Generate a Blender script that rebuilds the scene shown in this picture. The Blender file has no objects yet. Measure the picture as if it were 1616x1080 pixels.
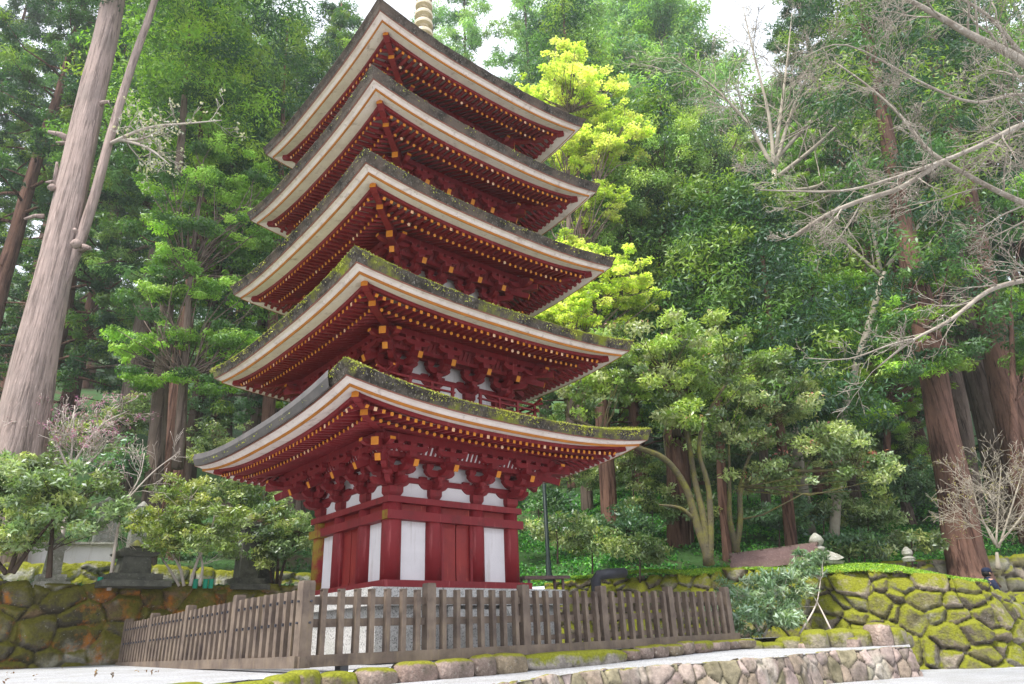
import bpy, math, random
import numpy as np
from mathutils import Vector, Matrix
SC = bpy.context.scene
COL = SC.collection
R_ = math.radians

# ------------------------------------------------------------------ camera
W_, H_, F_, PT, RO = 1616, 1080, 1106.8, .4008, .0395
U = Vector((1, 0, 0)); V = Vector((0, -math.sin(PT), math.cos(PT))); D = Vector((0, math.cos(PT), math.sin(PT)))
RX = U * math.cos(RO) - V * math.sin(RO); UY = U * math.sin(RO) + V * math.cos(RO)
cam = bpy.data.objects.new('camera', bpy.data.cameras.new('camera')); COL.objects.link(cam)
cam.matrix_world = Matrix(((RX.x, UY.x, -D.x, 0), (RX.y, UY.y, -D.y, 0), (RX.z, UY.z, -D.z, 0), (0, 0, 0, 1)))
cam.data.sensor_width = 36; cam.data.lens = F_ / W_ * 36; cam.data.clip_end = 2000; cam.data.clip_start = .05
SC.camera = cam
# ------------------------------------------------------------------ sky, sun, exposure
SUN_EL, SUN_AZ = R_(60), R_(222)       # azimuth clockwise from +Y
w = bpy.data.worlds.new("World"); SC.world = w; w.use_nodes = True
nt = w.node_tree; bg = nt.nodes['Background']
sky = nt.nodes.new('ShaderNodeTexSky'); sky.sky_type = 'NISHITA'; sky.sun_disc = False
sky.sun_elevation = SUN_EL; sky.sun_rotation = SUN_AZ; sky.dust_density = 3
cl = nt.nodes.new('ShaderNodeMixRGB'); cl.inputs[0].default_value = .82; cl.inputs[2].default_value = (8.6, 9.0, 9.8, 1)
nt.links.new(sky.outputs[0], cl.inputs[1]); nt.links.new(cl.outputs[0], bg.inputs[0]); bg.inputs[1].default_value = .095
sl = bpy.data.lights.new('sun', 'SUN'); sl.energy = 3.2; sl.angle = R_(10); sl.color = (1, .96, .9)
so = bpy.data.objects.new('sun', sl); COL.objects.link(so)
sd = Vector((math.sin(SUN_AZ) * math.cos(SUN_EL), math.cos(SUN_AZ) * math.cos(SUN_EL), math.sin(SUN_EL)))
so.rotation_euler = sd.to_track_quat('Z', 'Y').to_euler()
SC.view_settings.view_transform = 'Standard'; SC.view_settings.look = 'None'; SC.view_settings.gamma = 1
SC.view_settings.exposure = 1.15
SC.cycles.max_bounces = 6; SC.cycles.diffuse_bounces = 3; SC.cycles.transmission_bounces = 4; SC.cycles.transparent_max_bounces = 8

# ------------------------------------------------------------------ helpers
def ray(px, py):
    X = px - 808; Y = 540 - py
    d = RX * (X / F_) + UY * (Y / F_) + D
    return d
def P(px, py, y):                        # the point at world distance y that the photograph shows at this pixel
    d = ray(px, py); return d * (y / d.y)
def PZ(px, py, z):
    d = ray(px, py); return d * (z / d.z)
def tag(o, label=None, cat=None, group=None, kind=None):
    if label: o['label'] = label
    if cat: o['category'] = cat
    if group: o['group'] = group
    if kind: o['kind'] = kind
    return o
def empty(name, loc=(0, 0, 0), rz=0, **k):
    o = bpy.data.objects.new(name, None); COL.objects.link(o); o.location = loc; o.rotation_euler.z = rz
    o.empty_display_size = .3
    return tag(o, **k)
def link(name, me, parent=None, loc=(0, 0, 0), rz=0, **k):
    o = bpy.data.objects.new(name, me); COL.objects.link(o)
    o.location = loc; o.rotation_euler.z = rz
    if parent is not None: o.parent = parent
    return tag(o, **k)
def vec(a): return np.array(a, dtype=float)

class MB:
    def __init__(s): s.v = []; s.f = []; s.m = []; s.n = 0
    def add(s, vs, fs, mi=0):
        vs = np.asarray(vs, float); s.v.append(vs)
        for f in fs: s.f.append(tuple(int(i) + s.n for i in f)); s.m.append(mi)
        s.n += len(vs)
    def box(s, c, size, mi=0, rz=0, axes=None, taper=1.0):
        hx, hy, hz = size[0] / 2, size[1] / 2, size[2] / 2
        b = [(-hx * taper, -hy * taper, -hz), (hx * taper, -hy * taper, -hz), (hx * taper, hy * taper, -hz), (-hx * taper, hy * taper, -hz),
             (-hx, -hy, hz), (hx, -hy, hz), (hx, hy, hz), (-hx, hy, hz)]
        b = np.array(b)
        if axes is not None: b = b @ np.array(axes)
        if rz:
            c_, s_ = math.cos(rz), math.sin(rz); b = np.stack([b[:, 0] * c_ - b[:, 1] * s_, b[:, 0] * s_ + b[:, 1] * c_, b[:, 2]], 1)
        mm = mi if isinstance(mi, (list, tuple)) else [mi] * 6
        fs = [(0, 3, 2, 1), (4, 5, 6, 7), (0, 1, 5, 4), (1, 2, 6, 5), (2, 3, 7, 6), (3, 0, 4, 7)]  # bottom, top, -y, +x, +y, -x
        k = s.n; s.v.append(b + np.array(c))
        for f, m in zip(fs, mm): s.f.append(tuple(i + k for i in f)); s.m.append(m)
        s.n += 8
    def beam(s, a, b, wd, ht, mi=0, end=None):    # a box from a to b, upright section; end = material of the b end
        a = vec(a); b = vec(b); d = b - a; L = np.linalg.norm(d); d /= L
        x = np.cross(d, (0, 0, 1.)); n = np.linalg.norm(x)
        x = x / n if n > 1e-6 else vec((1, 0, 0)); z = np.cross(x, d)
        e = mi if end is None else end
        s.box((a + b) / 2, (wd, L, ht), [mi, mi, mi, mi, e, mi], axes=[x, d, z])
    def tube(s, pts, rads, n=8, mi=0, capmat=None):
        pts = np.array(pts, float); k = len(pts)
        rads = np.ones(k) * rads if np.isscalar(rads) else np.array(rads)
        tg = np.gradient(pts, axis=0); tg /= np.linalg.norm(tg, axis=1)[:, None] + 1e-9
        ref = vec((0, 0, 1)) if abs(tg[:, 2]).mean() < .7 else vec((1, 0, 0))
        x = np.cross(tg, ref); x /= np.linalg.norm(x, axis=1)[:, None] + 1e-9; y = np.cross(tg, x)
        a = np.arange(n) * 2 * np.pi / n
        V_ = pts[:, None] + rads[:, None, None] * (x[:, None] * np.cos(a)[None, :, None] + y[:, None] * np.sin(a)[None, :, None])
        V_ = V_.reshape(-1, 3); fs = []
        for i in range(k - 1):
            for j in range(n):
                j2 = (j + 1) % n; fs.append((i * n + j, i * n + j2, (i + 1) * n + j2, (i + 1) * n + j))
        s.add(V_, fs, mi)
        cm = mi if capmat is None else capmat
        b = s.n - len(V_)
        s.f.append(tuple(b + j for j in reversed(range(n)))); s.m.append(mi)
        s.f.append(tuple(b + (k - 1) * n + j for j in range(n))); s.m.append(cm)
    def lathe(s, c, prof, n=16, mi=0):
        pts = [(c[0], c[1], c[2] + z) for r, z in prof]
        a = np.arange(n) * 2 * np.pi / n; V_ = []
        for (r, z) in prof: V_ += [(c[0] + r * math.cos(t), c[1] + r * math.sin(t), c[2] + z) for t in a]
        fs = []
        for i in range(len(prof) - 1):
            for j in range(n):
                j2 = (j + 1) % n; fs.append((i * n + j, i * n + j2, (i + 1) * n + j2, (i + 1) * n + j))
        fs.append(tuple(reversed(range(n)))); fs.append(tuple((len(prof) - 1) * n + j for j in range(n)))
        s.add(V_, fs, mi)
    def ring(s, prof, sag=0, k=2.6, n=1, mi=0, sides=(0, 1, 2, 3), trange=(-1, 1), jit=None):
        # profile (r, z[, sag factor]) swept round a square, corners mitred, edges rising to the corners
        ts = np.linspace(trange[0], trange[1], n + 1)
        for sd_ in sides:
            c_, s_ = [(1, 0), (0, 1), (-1, 0), (0, -1)][sd_]
            V_ = []
            for pi, p in enumerate(prof):
                r, z = p[0], p[1]; sf = p[2] if len(p) > 2 else 1
                for ti, t in enumerate(ts):
                    x, y = r * t, -r; zz = z + sag * sf * abs(t) ** k
                    if jit is not None: zz += jit(sd_, ti, pi)
                    V_.append((x * c_ - y * s_, x * s_ + y * c_, zz))
            m = len(ts); fs = [(i * m + j, i * m + j + 1, (i + 1) * m + j + 1, (i + 1) * m + j) for i in range(len(prof) - 1) for j in range(m - 1)]
            s.add(V_, fs, mi)
    def mesh(s, name, mats, zoff=0, smooth=False):
        me = bpy.data.meshes.new(name); v = np.concatenate(s.v) if s.v else np.zeros((0, 3))
        v = v.copy(); v[:, 2] += zoff
        me.from_pydata(v.tolist(), [], s.f)
        for m in mats: me.materials.append(m)
        me.polygons.foreach_set('material_index', s.m)
        if smooth: me.polygons.foreach_set('use_smooth', [True] * len(s.f))
        me.update(); return me
    def build(s, name, mats, parent=None, loc=(0, 0, 0), rz=0, smooth=False, zoff=0, **k):
        if not isinstance(mats, (list, tuple)): mats = [mats]
        return link(name, s.mesh(name, mats, zoff, smooth), parent, loc, rz, **k)

def np_mesh(name, verts, faces, mat, tone=None, smooth=False):
    """verts (n,3), faces (m,k) with one k; tone = per-vertex rgb kept in the attribute 'tone'"""
    me = bpy.data.meshes.new(name); verts = np.ascontiguousarray(verts, dtype=np.float32); faces = np.ascontiguousarray(faces, dtype=np.int32)
    k = faces.shape[1]
    me.vertices.add(len(verts)); me.vertices.foreach_set('co', verts.ravel())
    me.loops.add(faces.size); me.loops.foreach_set('vertex_index', faces.ravel())
    me.polygons.add(len(faces)); me.polygons.foreach_set('loop_start', np.arange(len(faces), dtype=np.int32) * k)
    me.update(calc_edges=True)
    if smooth: me.polygons.foreach_set('use_smooth', np.ones(len(faces), bool))
    if tone is not None:
        a = me.attributes.new('tone', 'FLOAT_COLOR', 'POINT'); t = np.ones((len(verts), 4), np.float32); t[:, :3] = tone
        a.data.foreach_set('color', t.ravel())
    me.materials.append(mat); return me

# ------------------------------------------------------------------ materials
def M(name, col, rough=.7, noise=None, bump=None, spec=.3, stain=None, metal=0):
    """col base; noise=(scale, other colour, amount lo, hi); stain = list of (scale, colour, lo, hi, stretch)"""
    m = bpy.data.materials.new(name); m.use_nodes = True; n = m.node_tree.nodes; l = m.node_tree.links
    b = n['Principled BSDF']; b.inputs['Roughness'].default_value = rough; b.inputs['Specular IOR Level'].default_value = spec; b.inputs['Metallic'].default_value = metal
    tc = n.new('ShaderNodeTexCoord'); cur = None
    c0 = n.new('ShaderNodeRGB'); c0.outputs[0].default_value = (*col, 1); cur = c0.outputs[0]
    for st in ([] if noise is None else [(*noise, (1, 1, 1))]) + (stain or []):
        sc, oc, lo, hi, stt = st
        mp = n.new('ShaderNodeMapping'); mp.inputs['Scale'].default_value = stt; l.new(tc.outputs['Object'], mp.inputs[0])
        tx = n.new('ShaderNodeTexNoise'); tx.inputs['Scale'].default_value = sc; tx.inputs['Detail'].default_value = 6; tx.inputs['Roughness'].default_value = .65
        l.new(mp.outputs[0], tx.inputs[0])
        rp = n.new('ShaderNodeMapRange'); rp.inputs[1].default_value = lo; rp.inputs[2].default_value = hi; l.new(tx.outputs[0], rp.inputs[0])
        mx = n.new('ShaderNodeMixRGB'); mx.inputs[2].default_value = (*oc, 1); l.new(rp.outputs[0], mx.inputs[0]); l.new(cur, mx.inputs[1]); cur = mx.outputs[0]
    l.new(cur, b.inputs['Base Color'])
    if bump:
        tx = n.new('ShaderNodeTexNoise'); tx.inputs['Scale'].default_value = bump[0]; tx.inputs['Detail'].default_value = 5
        mp = n.new('ShaderNodeMapping'); mp.inputs['Scale'].default_value = bump[2] if len(bump) > 2 else (1, 1, 1); l.new(tc.outputs['Object'], mp.inputs[0]); l.new(mp.outputs[0], tx.inputs[0])
        bp = n.new('ShaderNodeBump'); bp.inputs['Strength'].default_value = 1; bp.inputs['Distance'].default_value = bump[1]
        l.new(tx.outputs[0], bp.inputs['Height']); l.new(bp.outputs[0], b.inputs['Normal'])
    return m
def mossy(m, moss, up_lo, up_hi, scale, lo, hi):
    """moss grows where the surface faces up, and in noisy patches"""
    n = m.node_tree.nodes; l = m.node_tree.links; b = n['Principled BSDF']
    src = b.inputs['Base Color'].links[0].from_socket
    g = n.new('ShaderNodeNewGeometry'); sx = n.new('ShaderNodeSeparateXYZ'); l.new(g.outputs['Normal'], sx.inputs[0])
    up = n.new('ShaderNodeMapRange'); up.inputs[1].default_value = up_lo; up.inputs[2].default_value = up_hi; l.new(sx.outputs[2], up.inputs[0])
    tc = n.new('ShaderNodeTexCoord'); tx = n.new('ShaderNodeTexNoise'); tx.inputs['Scale'].default_value = scale; tx.inputs['Detail'].default_value = 8; tx.inputs['Roughness'].default_value = .7
    l.new(tc.outputs['Object'], tx.inputs[0])
    ad = n.new('ShaderNodeMath'); ad.operation = 'MULTIPLY_ADD'; ad.inputs[1].default_value = .55; l.new(up.outputs[0], ad.inputs[0]); l.new(tx.outputs[0], ad.inputs[2])
    rp = n.new('ShaderNodeMapRange'); rp.inputs[1].default_value = lo; rp.inputs[2].default_value = hi; l.new(ad.outputs[0], rp.inputs[0])
    t2 = n.new('ShaderNodeTexNoise'); t2.inputs['Scale'].default_value = scale * 9; l.new(tc.outputs['Object'], t2.inputs[0])
    mc = n.new('ShaderNodeMixRGB'); mc.inputs[1].default_value = (*[c * .45 for c in moss], 1); mc.inputs[2].default_value = (*[min(1, c * 1.35) for c in moss], 1); l.new(t2.outputs[0], mc.inputs[0])
    mx = n.new('ShaderNodeMixRGB'); l.new(rp.outputs[0], mx.inputs[0]); l.new(src, mx.inputs[1]); l.new(mc.outputs[0], mx.inputs[2]); l.new(mx.outputs[0], b.inputs['Base Color'])
    return m
def tone_mat(name, rough=.8, bump=None, moss=None, spec=.2, st=()):
    m = M(name, (.5, .5, .5), rough, bump=bump, spec=spec); n = m.node_tree.nodes; l = m.node_tree.links; b = n['Principled BSDF']
    at = n.new('ShaderNodeAttribute'); at.attribute_name = 'tone'
    tc = n.new('ShaderNodeTexCoord'); tx = n.new('ShaderNodeTexNoise'); tx.inputs['Scale'].default_value = 9; tx.inputs['Detail'].default_value = 8; tx.inputs['Roughness'].default_value = .75
    l.new(tc.outputs['Object'], tx.inputs[0]); rp = n.new('ShaderNodeMapRange'); rp.inputs[1].default_value = .3; rp.inputs[2].default_value = .7; rp.inputs[3].default_value = .55; rp.inputs[4].default_value = 1.45; l.new(tx.outputs[0], rp.inputs[0])
    mu = n.new('ShaderNodeVectorMath'); mu.operation = 'SCALE'; l.new(at.outputs['Color'], mu.inputs[0]); l.new(rp.outputs[0], mu.inputs['Scale']); cur = mu.outputs[0]
    for (cc, sc, lo, hi) in st:
        t3 = n.new('ShaderNodeTexNoise'); t3.inputs['Scale'].default_value = sc; t3.inputs['Detail'].default_value = 8; t3.inputs['Roughness'].default_value = .7; l.new(tc.outputs['Object'], t3.inputs[0])
        r3 = n.new('ShaderNodeMapRange'); r3.inputs[1].default_value = lo; r3.inputs[2].default_value = hi; l.new(t3.outputs[0], r3.inputs[0])
        m3 = n.new('ShaderNodeMixRGB'); m3.inputs[2].default_value = (*cc, 1); l.new(r3.outputs[0], m3.inputs[0]); l.new(cur, m3.inputs[1]); cur = m3.outputs[0]
    l.new(cur, b.inputs['Base Color'])
    if moss: mossy(m, *moss)
    return m
def leaf_mat(name, transl=.45, rough=.45, gloss=.12, tint=(1.5, 1.7, .75)):
    m = bpy.data.materials.new(name); m.use_nodes = True; n = m.node_tree.nodes; l = m.node_tree.links
    for x in list(n):
        if x.type != 'OUTPUT_MATERIAL': n.remove(x)
    out = [x for x in n if x.type == 'OUTPUT_MATERIAL'][0]
    at = n.new('ShaderNodeAttribute'); at.attribute_name = 'tone'
    df = n.new('ShaderNodeBsdfDiffuse'); tr = n.new('ShaderNodeBsdfTranslucent'); gl = n.new('ShaderNodeBsdfGlossy'); gl.inputs['Roughness'].default_value = rough; gl.inputs[0].default_value = (.9, .95, 1, 1)
    l.new(at.outputs['Color'], df.inputs[0])
    tm = n.new('ShaderNodeMixRGB'); tm.blend_type = 'MULTIPLY'; tm.inputs[0].default_value = 1; tm.inputs[2].default_value = (*tint, 1); l.new(at.outputs['Color'], tm.inputs[1]); l.new(tm.outputs[0], tr.inputs[0])
    a = n.new('ShaderNodeMixShader'); a.inputs[0].default_value = transl; l.new(df.outputs[0], a.inputs[1]); l.new(tr.outputs[0], a.inputs[2])
    b = n.new('ShaderNodeMixShader'); b.inputs[0].default_value = gloss; l.new(a.outputs[0], b.inputs[1]); l.new(gl.outputs[0], b.inputs[2]); l.new(b.outputs[0], out.inputs[0])
    return m

RED = M('red_paint', (.22, .017, .021), .6, noise=(1.6, (.165, .012, .017), .35, .7), stain=[(14, (.32, .07, .07), .58, .72, (1, 1, .12)), (26, (.09, .02, .02), .62, .72, (1, 1, .3)), (5, (.13, .015, .015), .56, .70, (1, 1, .5))], bump=(40, .002))
RED2 = M('door_red_paint', (.26, .022, .018), .5, noise=(3, (.18, .013, .014), .4, .7), stain=[(18, (.45, .09, .05), .6, .75, (1, 1, .1))], bump=(50, .003, (1, 1, .1)))
ORANGE = M('ochre_paint', (.62, .235, .016), .6, noise=(9, (.48, .15, .02), .35, .75))
STRIP = M('ochre_edge_paint', (.42, .15, .012), .6, noise=(4, (.30, .10, .01), .35, .7), stain=[(20, (.20, .09, .03), .62, .75, (1, 1, 1))])
PALE_END = M('faded_ochre_paint', (.72, .45, .28), .7, noise=(14, (.78, .33, .05), .5, .8))
PLASTER = M('white_plaster', (.72, .69, .70), .85, noise=(2.2, (.62, .59, .60), .4, .8), stain=[(9, (.46, .41, .38), .56, .78, (1, 1, .10)), (50, (.34, .26, .2), .66, .72, (1, 1, .6))], bump=(60, .001))
RED_A = M('algae_stained_red_paint', (.22, .017, .021), .7, noise=(3, (.24, .17, .015), .40, .56), stain=[(9, (.20, .02, .02), .56, .66, (1, 1, .3))], bump=(40, .002))
BOARD = M('limewashed_board', (.70, .62, .57), .75, noise=(3, (.54, .45, .41), .45, .8), stain=[(7, (.36, .28, .24), .57, .74, (1, 1, 1)), (26, (.20, .14, .12), .64, .72, (1, 1, 1))], bump=(30, .002))
def bark_mat(name, up_lo, lo, hi, moss):
    m = M(name, (.095, .083, .068), .95, noise=(6, (.035, .03, .025), .38, .60), stain=[(38, (.30, .28, .25), .56, .70, (1, 1, .5)), (26, (.03, .027, .022), .55, .68, (1, 1, .5)), (2.2, (.13, .10, .08), .45, .65, (1, 1, 1))], bump=(70, .02, (1, 1, .6)), spec=.1)
    return mossy(m, moss, up_lo, .9, 2.2, lo, hi)
LINING = M('dull_grey_lining_boards', (.34, .29, .29), .85, noise=(5, (.24, .20, .20), .4, .7), bump=(30, .002))  # darker than the white boards: shade under the eaves put into the colour
BARK1 = bark_mat('mossy_bark_roofing', -.2, .50, .64, (.20, .23, .025))
BARK2 = bark_mat('weathered_bark_roofing', .0, .66, .84, (.18, .19, .05))
BROWN = M('brown_board', (.24, .10, .07), .8, noise=(8, (.16, .07, .05), .4, .7))
METAL = M('dull_metal_sheet', (.085, .078, .078), .55, noise=(4, (.13, .115, .11), .4, .7), metal=.0, spec=.4)
GRAN = M('granite', (.44, .43, .41), .85, noise=(42, (.12, .12, .11), .50, .62), stain=[(3, (.34, .34, .30), .5, .7, (1, 1, 1)), (90, (.68, .66, .66), .55, .62, (1, 1, 1))], bump=(60, .006))
FENCE = M('grey_brown_weathered_wood', (.19, .145, .11), .8, noise=(3, (.075, .055, .047), .35, .7), stain=[(16, (.20, .15, .095), .55, .75, (1, 1, .12)), (24, (.07, .05, .04), .62, .74, (1, 1, .08))], bump=(40, .004, (1, 1, .1)))
WOOD = M('old_roof_boards', (.20, .13, .12), .85, noise=(4, (.13, .08, .075), .4, .7), stain=[(30, (.30, .22, .2), .55, .7, (1, .1, 1))], bump=(30, .004))
DARKM = M('black_green_painted_metal', (.02, .035, .03), .45)
PIPE = M('dark_grey_plastic', (.05, .05, .06), .4)
GREENP = M('green_plastic', (.02, .32, .20), .4)
BRONZE = M('cream_painted_metal', (.60, .52, .38), .6, noise=(12, (.42, .34, .22), .45, .75))
GRAVEL = M('white_gravel', (.56, .57, .60), .95, noise=(1.5, (.42, .42, .42), .35, .7), stain=[(34, (.24, .23, .23), .54, .64, (1, 1, 1)), (60, (.80, .81, .84), .56, .64, (1, 1, 1)), (3, (.42, .41, .36), .60, .75, (1, 1, 1))], bump=(60, .05))
STONE_T = tone_mat('mossy_boulder_wall', .9, bump=(30, .012), moss=((.24, .25, .02), .1, .95, 1.3, .62, .86))
STONE_P = tone_mat('pinkish_fitted_stone', .9, bump=(30, .010), moss=((.23, .22, .02), .6, .98, 1.6, .80, 1.0), st=[((.10, .09, .05), 2.5, .5, .7)])
STONE_R = tone_mat('very_mossy_boulder_wall', .9, bump=(22, .03), moss=((.20, .21, .018), -.3, 1.0, 3.4, .60, .80), st=[((.05, .045, .025), 3, .5, .7), ((.26, .14, .05), 1.5, .62, .75), ((.34, .33, .28), 14, .60, .72)])
STONE_L = tone_mat('lichen_boulder_wall', .9, bump=(30, .012), moss=((.13, .12, .018), -.2, .95, 2.0, .56, .78), st=[((.36, .13, .02), 1.5, .52, .62), ((.16, .15, .03), 1.9, .5, .65), ((.04, .035, .025), 2.6, .52, .72), ((.30, .29, .25), 14, .60, .70)])
STONE_G = tone_mat('grey_stone', .9, bump=(30, .008), moss=((.15, .16, .03), .3, .95, 2, .78, 1.0))
def bark(name, a, b, c, sc=5):
    return M(name, a, .95, noise=(1.1, b, .4, .65), stain=[(sc, c, .5, .62, (1, 1, .07)), (sc * 3, tuple(x * 1.5 for x in a), .58, .7, (1, 1, .05))], bump=(sc * 1.5, .05, (1, 1, .06)), spec=.1)
TR_GIANT = bark('pale_pink_grey_bark', (.36, .275, .245), (.27, .215, .195), (.17, .13, .115), 11)
TR_RED = bark('red_brown_cedar_bark', (.17, .095, .07), (.11, .065, .05), (.05, .026, .02), 8)
TR_GREY = bark('grey_brown_cedar_bark', (.20, .15, .125), (.14, .105, .085), (.07, .05, .04), 8)
TR_DARK = bark('dark_bark', (.09, .065, .05), (.06, .045, .035), (.035, .025, .02))
TR_MOSS = M('mossy_branch_bark', (.10, .085, .05), .9, noise=(3, (.16, .15, .03), .45, .65), stain=[(20, (.05, .04, .03), .55, .7, (1, 1, 1))], bump=(20, .02))
TWIG = M('pale_lichen_bark', (.33, .29, .24), .9, noise=(3, (.20, .165, .13), .4, .65), stain=[(18, (.50, .48, .42), .55, .7, (1, 1, 1))], bump=(25, .01))
TWIGC = M('grey_green_twig_bark', (.38, .34, .27), .9, noise=(2, (.27, .23, .18), .4, .65))
TWIGB = M('pale_twig_bark', (.50, .44, .39), .9, noise=(2, (.36, .30, .26), .4, .65))
PINK = leaf_mat('pink_buds', .3, .5, .02)
LEAF = leaf_mat('conifer_foliage', .30, .5, .04); LEAFG = leaf_mat('glossy_leaves', .32, .45, .06); LEAFM = leaf_mat('young_maple_leaves', .6, .5, .04, (1.5, 1.65, .85))
FLOOR = mossy(M('forest_floor', (.075, .045, .03), .95, noise=(1.2, (.045, .03, .02), .4, .7), stain=[(22, (.14, .08, .055), .56, .66, (1, 1, 1))], bump=(9, .12)), (.05, .12, .03), .2, .95, .55, .86, 1.02)
MOUND = mossy(M('mossy_soil', (.06, .045, .03), .95, bump=(14, .06)), (.17, .23, .02), .0, .8, .8, .62, .8)

# ------------------------------------------------------------------ ground and stone walls
def noise2(x, y, seed=0, oct=4):
    r = np.random.RandomState(seed); z = np.zeros_like(x, dtype=float); a = 1.
    for o in range(oct):
        for _ in range(3):
            th = r.uniform(0, 6.28); f = (2 ** o) * r.uniform(.8, 1.3); ph = r.uniform(0, 6.28)
            z += a * np.sin(f * (x * math.cos(th) + y * math.sin(th)) + ph + 1.3 * np.sin(f * .7 * (y * math.cos(th) - x * math.sin(th)) + ph * 2))
        a *= .5
    return z / 3.5
def sheet(name, poly, z, mat, **k):
    mb = MB(); mb.add([(x, y, z) for x, y in poly], [tuple(range(len(poly)))]); return mb.build(name, mat, kind='structure', **k)

TH = .7126; PC = (-1.7978, 12.3553); ZB = -.17
CT, ST = math.cos(TH), math.sin(TH)
def L2W(lx, ly, z=0): return (PC[0] + CT * lx - ST * ly, PC[1] + ST * lx + CT * ly, z)

sheet('lower_ground', [(-90, -60), (90, -60), (90, 24), (-90, 24)], -.85, GRAVEL)
fa, fb = L2W(-3.25, -2.62), L2W(5.55, -2.62)
# upper terrace: pagoda yard and the gravel to its left; the path in front of it lies lower
kerb_l = (-4.6, 6.2)
def ruled(name, A, B, mat, n=8):
    A = np.array(A, float); B = np.array(B, float); V_ = []; m = len(A)
    for i in range(n + 1): V_ += list(A * (1 - i / n) + B * (i / n))
    mb = MB(); mb.add(V_, [(i * m + j, i * m + j + 1, (i + 1) * m + j + 1, (i + 1) * m + j) for i in range(n) for j in range(m - 1)]); return mb.build(name, mat, kind='structure')
kerb_l = (-3.75, 5.4)
fa0, fb0 = L2W(-3.25, -2.50), L2W(5.6, -2.50)
ruled('gravel_yard', [(-9, 2, -.32), (*kerb_l, -.32), (fa0[0], fa0[1], -.27), (fb0[0], fb0[1], -.17), (6.2, 18, -.17)], [(-18, 8, -.12), (-15, 10, -.12), (-8, 16, -.17), (-3, 21.5, -.17), (3, 20.5, -.17)], GRAVEL)
RET = [PZ(836, 1075, -.43), PZ(913, 1063, -.43), PZ(1012, 1054, -.42), PZ(1116, 1047, -.41), PZ(1235, 1038, -.40), PZ(1305, 1030, -.39), (6.9, 13.6, -.38)]
RET = [(-2.6, 3.9, -.45), (-1.0, 6.1, -.44)] + [tuple(p) for p in RET]
ruled('gravel_path', [(a_[0] - .05, a_[1] + .07, a_[2]) for a_ in RET] + [(7.3, 14.6, -.36)], [(-7, 3.9, -.45), (kerb_l[0] - .4, kerb_l[1] + .3, -.45), (*L2W(-3.4, -2.2)[:2], -.43), (*L2W(-1, -2.2)[:2], -.41), (*L2W(1, -2.2)[:2], -.38), (*L2W(3, -2.2)[:2], -.34), (*L2W(5, -2.2)[:2], -.29), (*L2W(5.3, -2.0)[:2], -.28), (4.4, 18.6, -.30), (6.6, 17.4, -.30)], GRAVEL)

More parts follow.
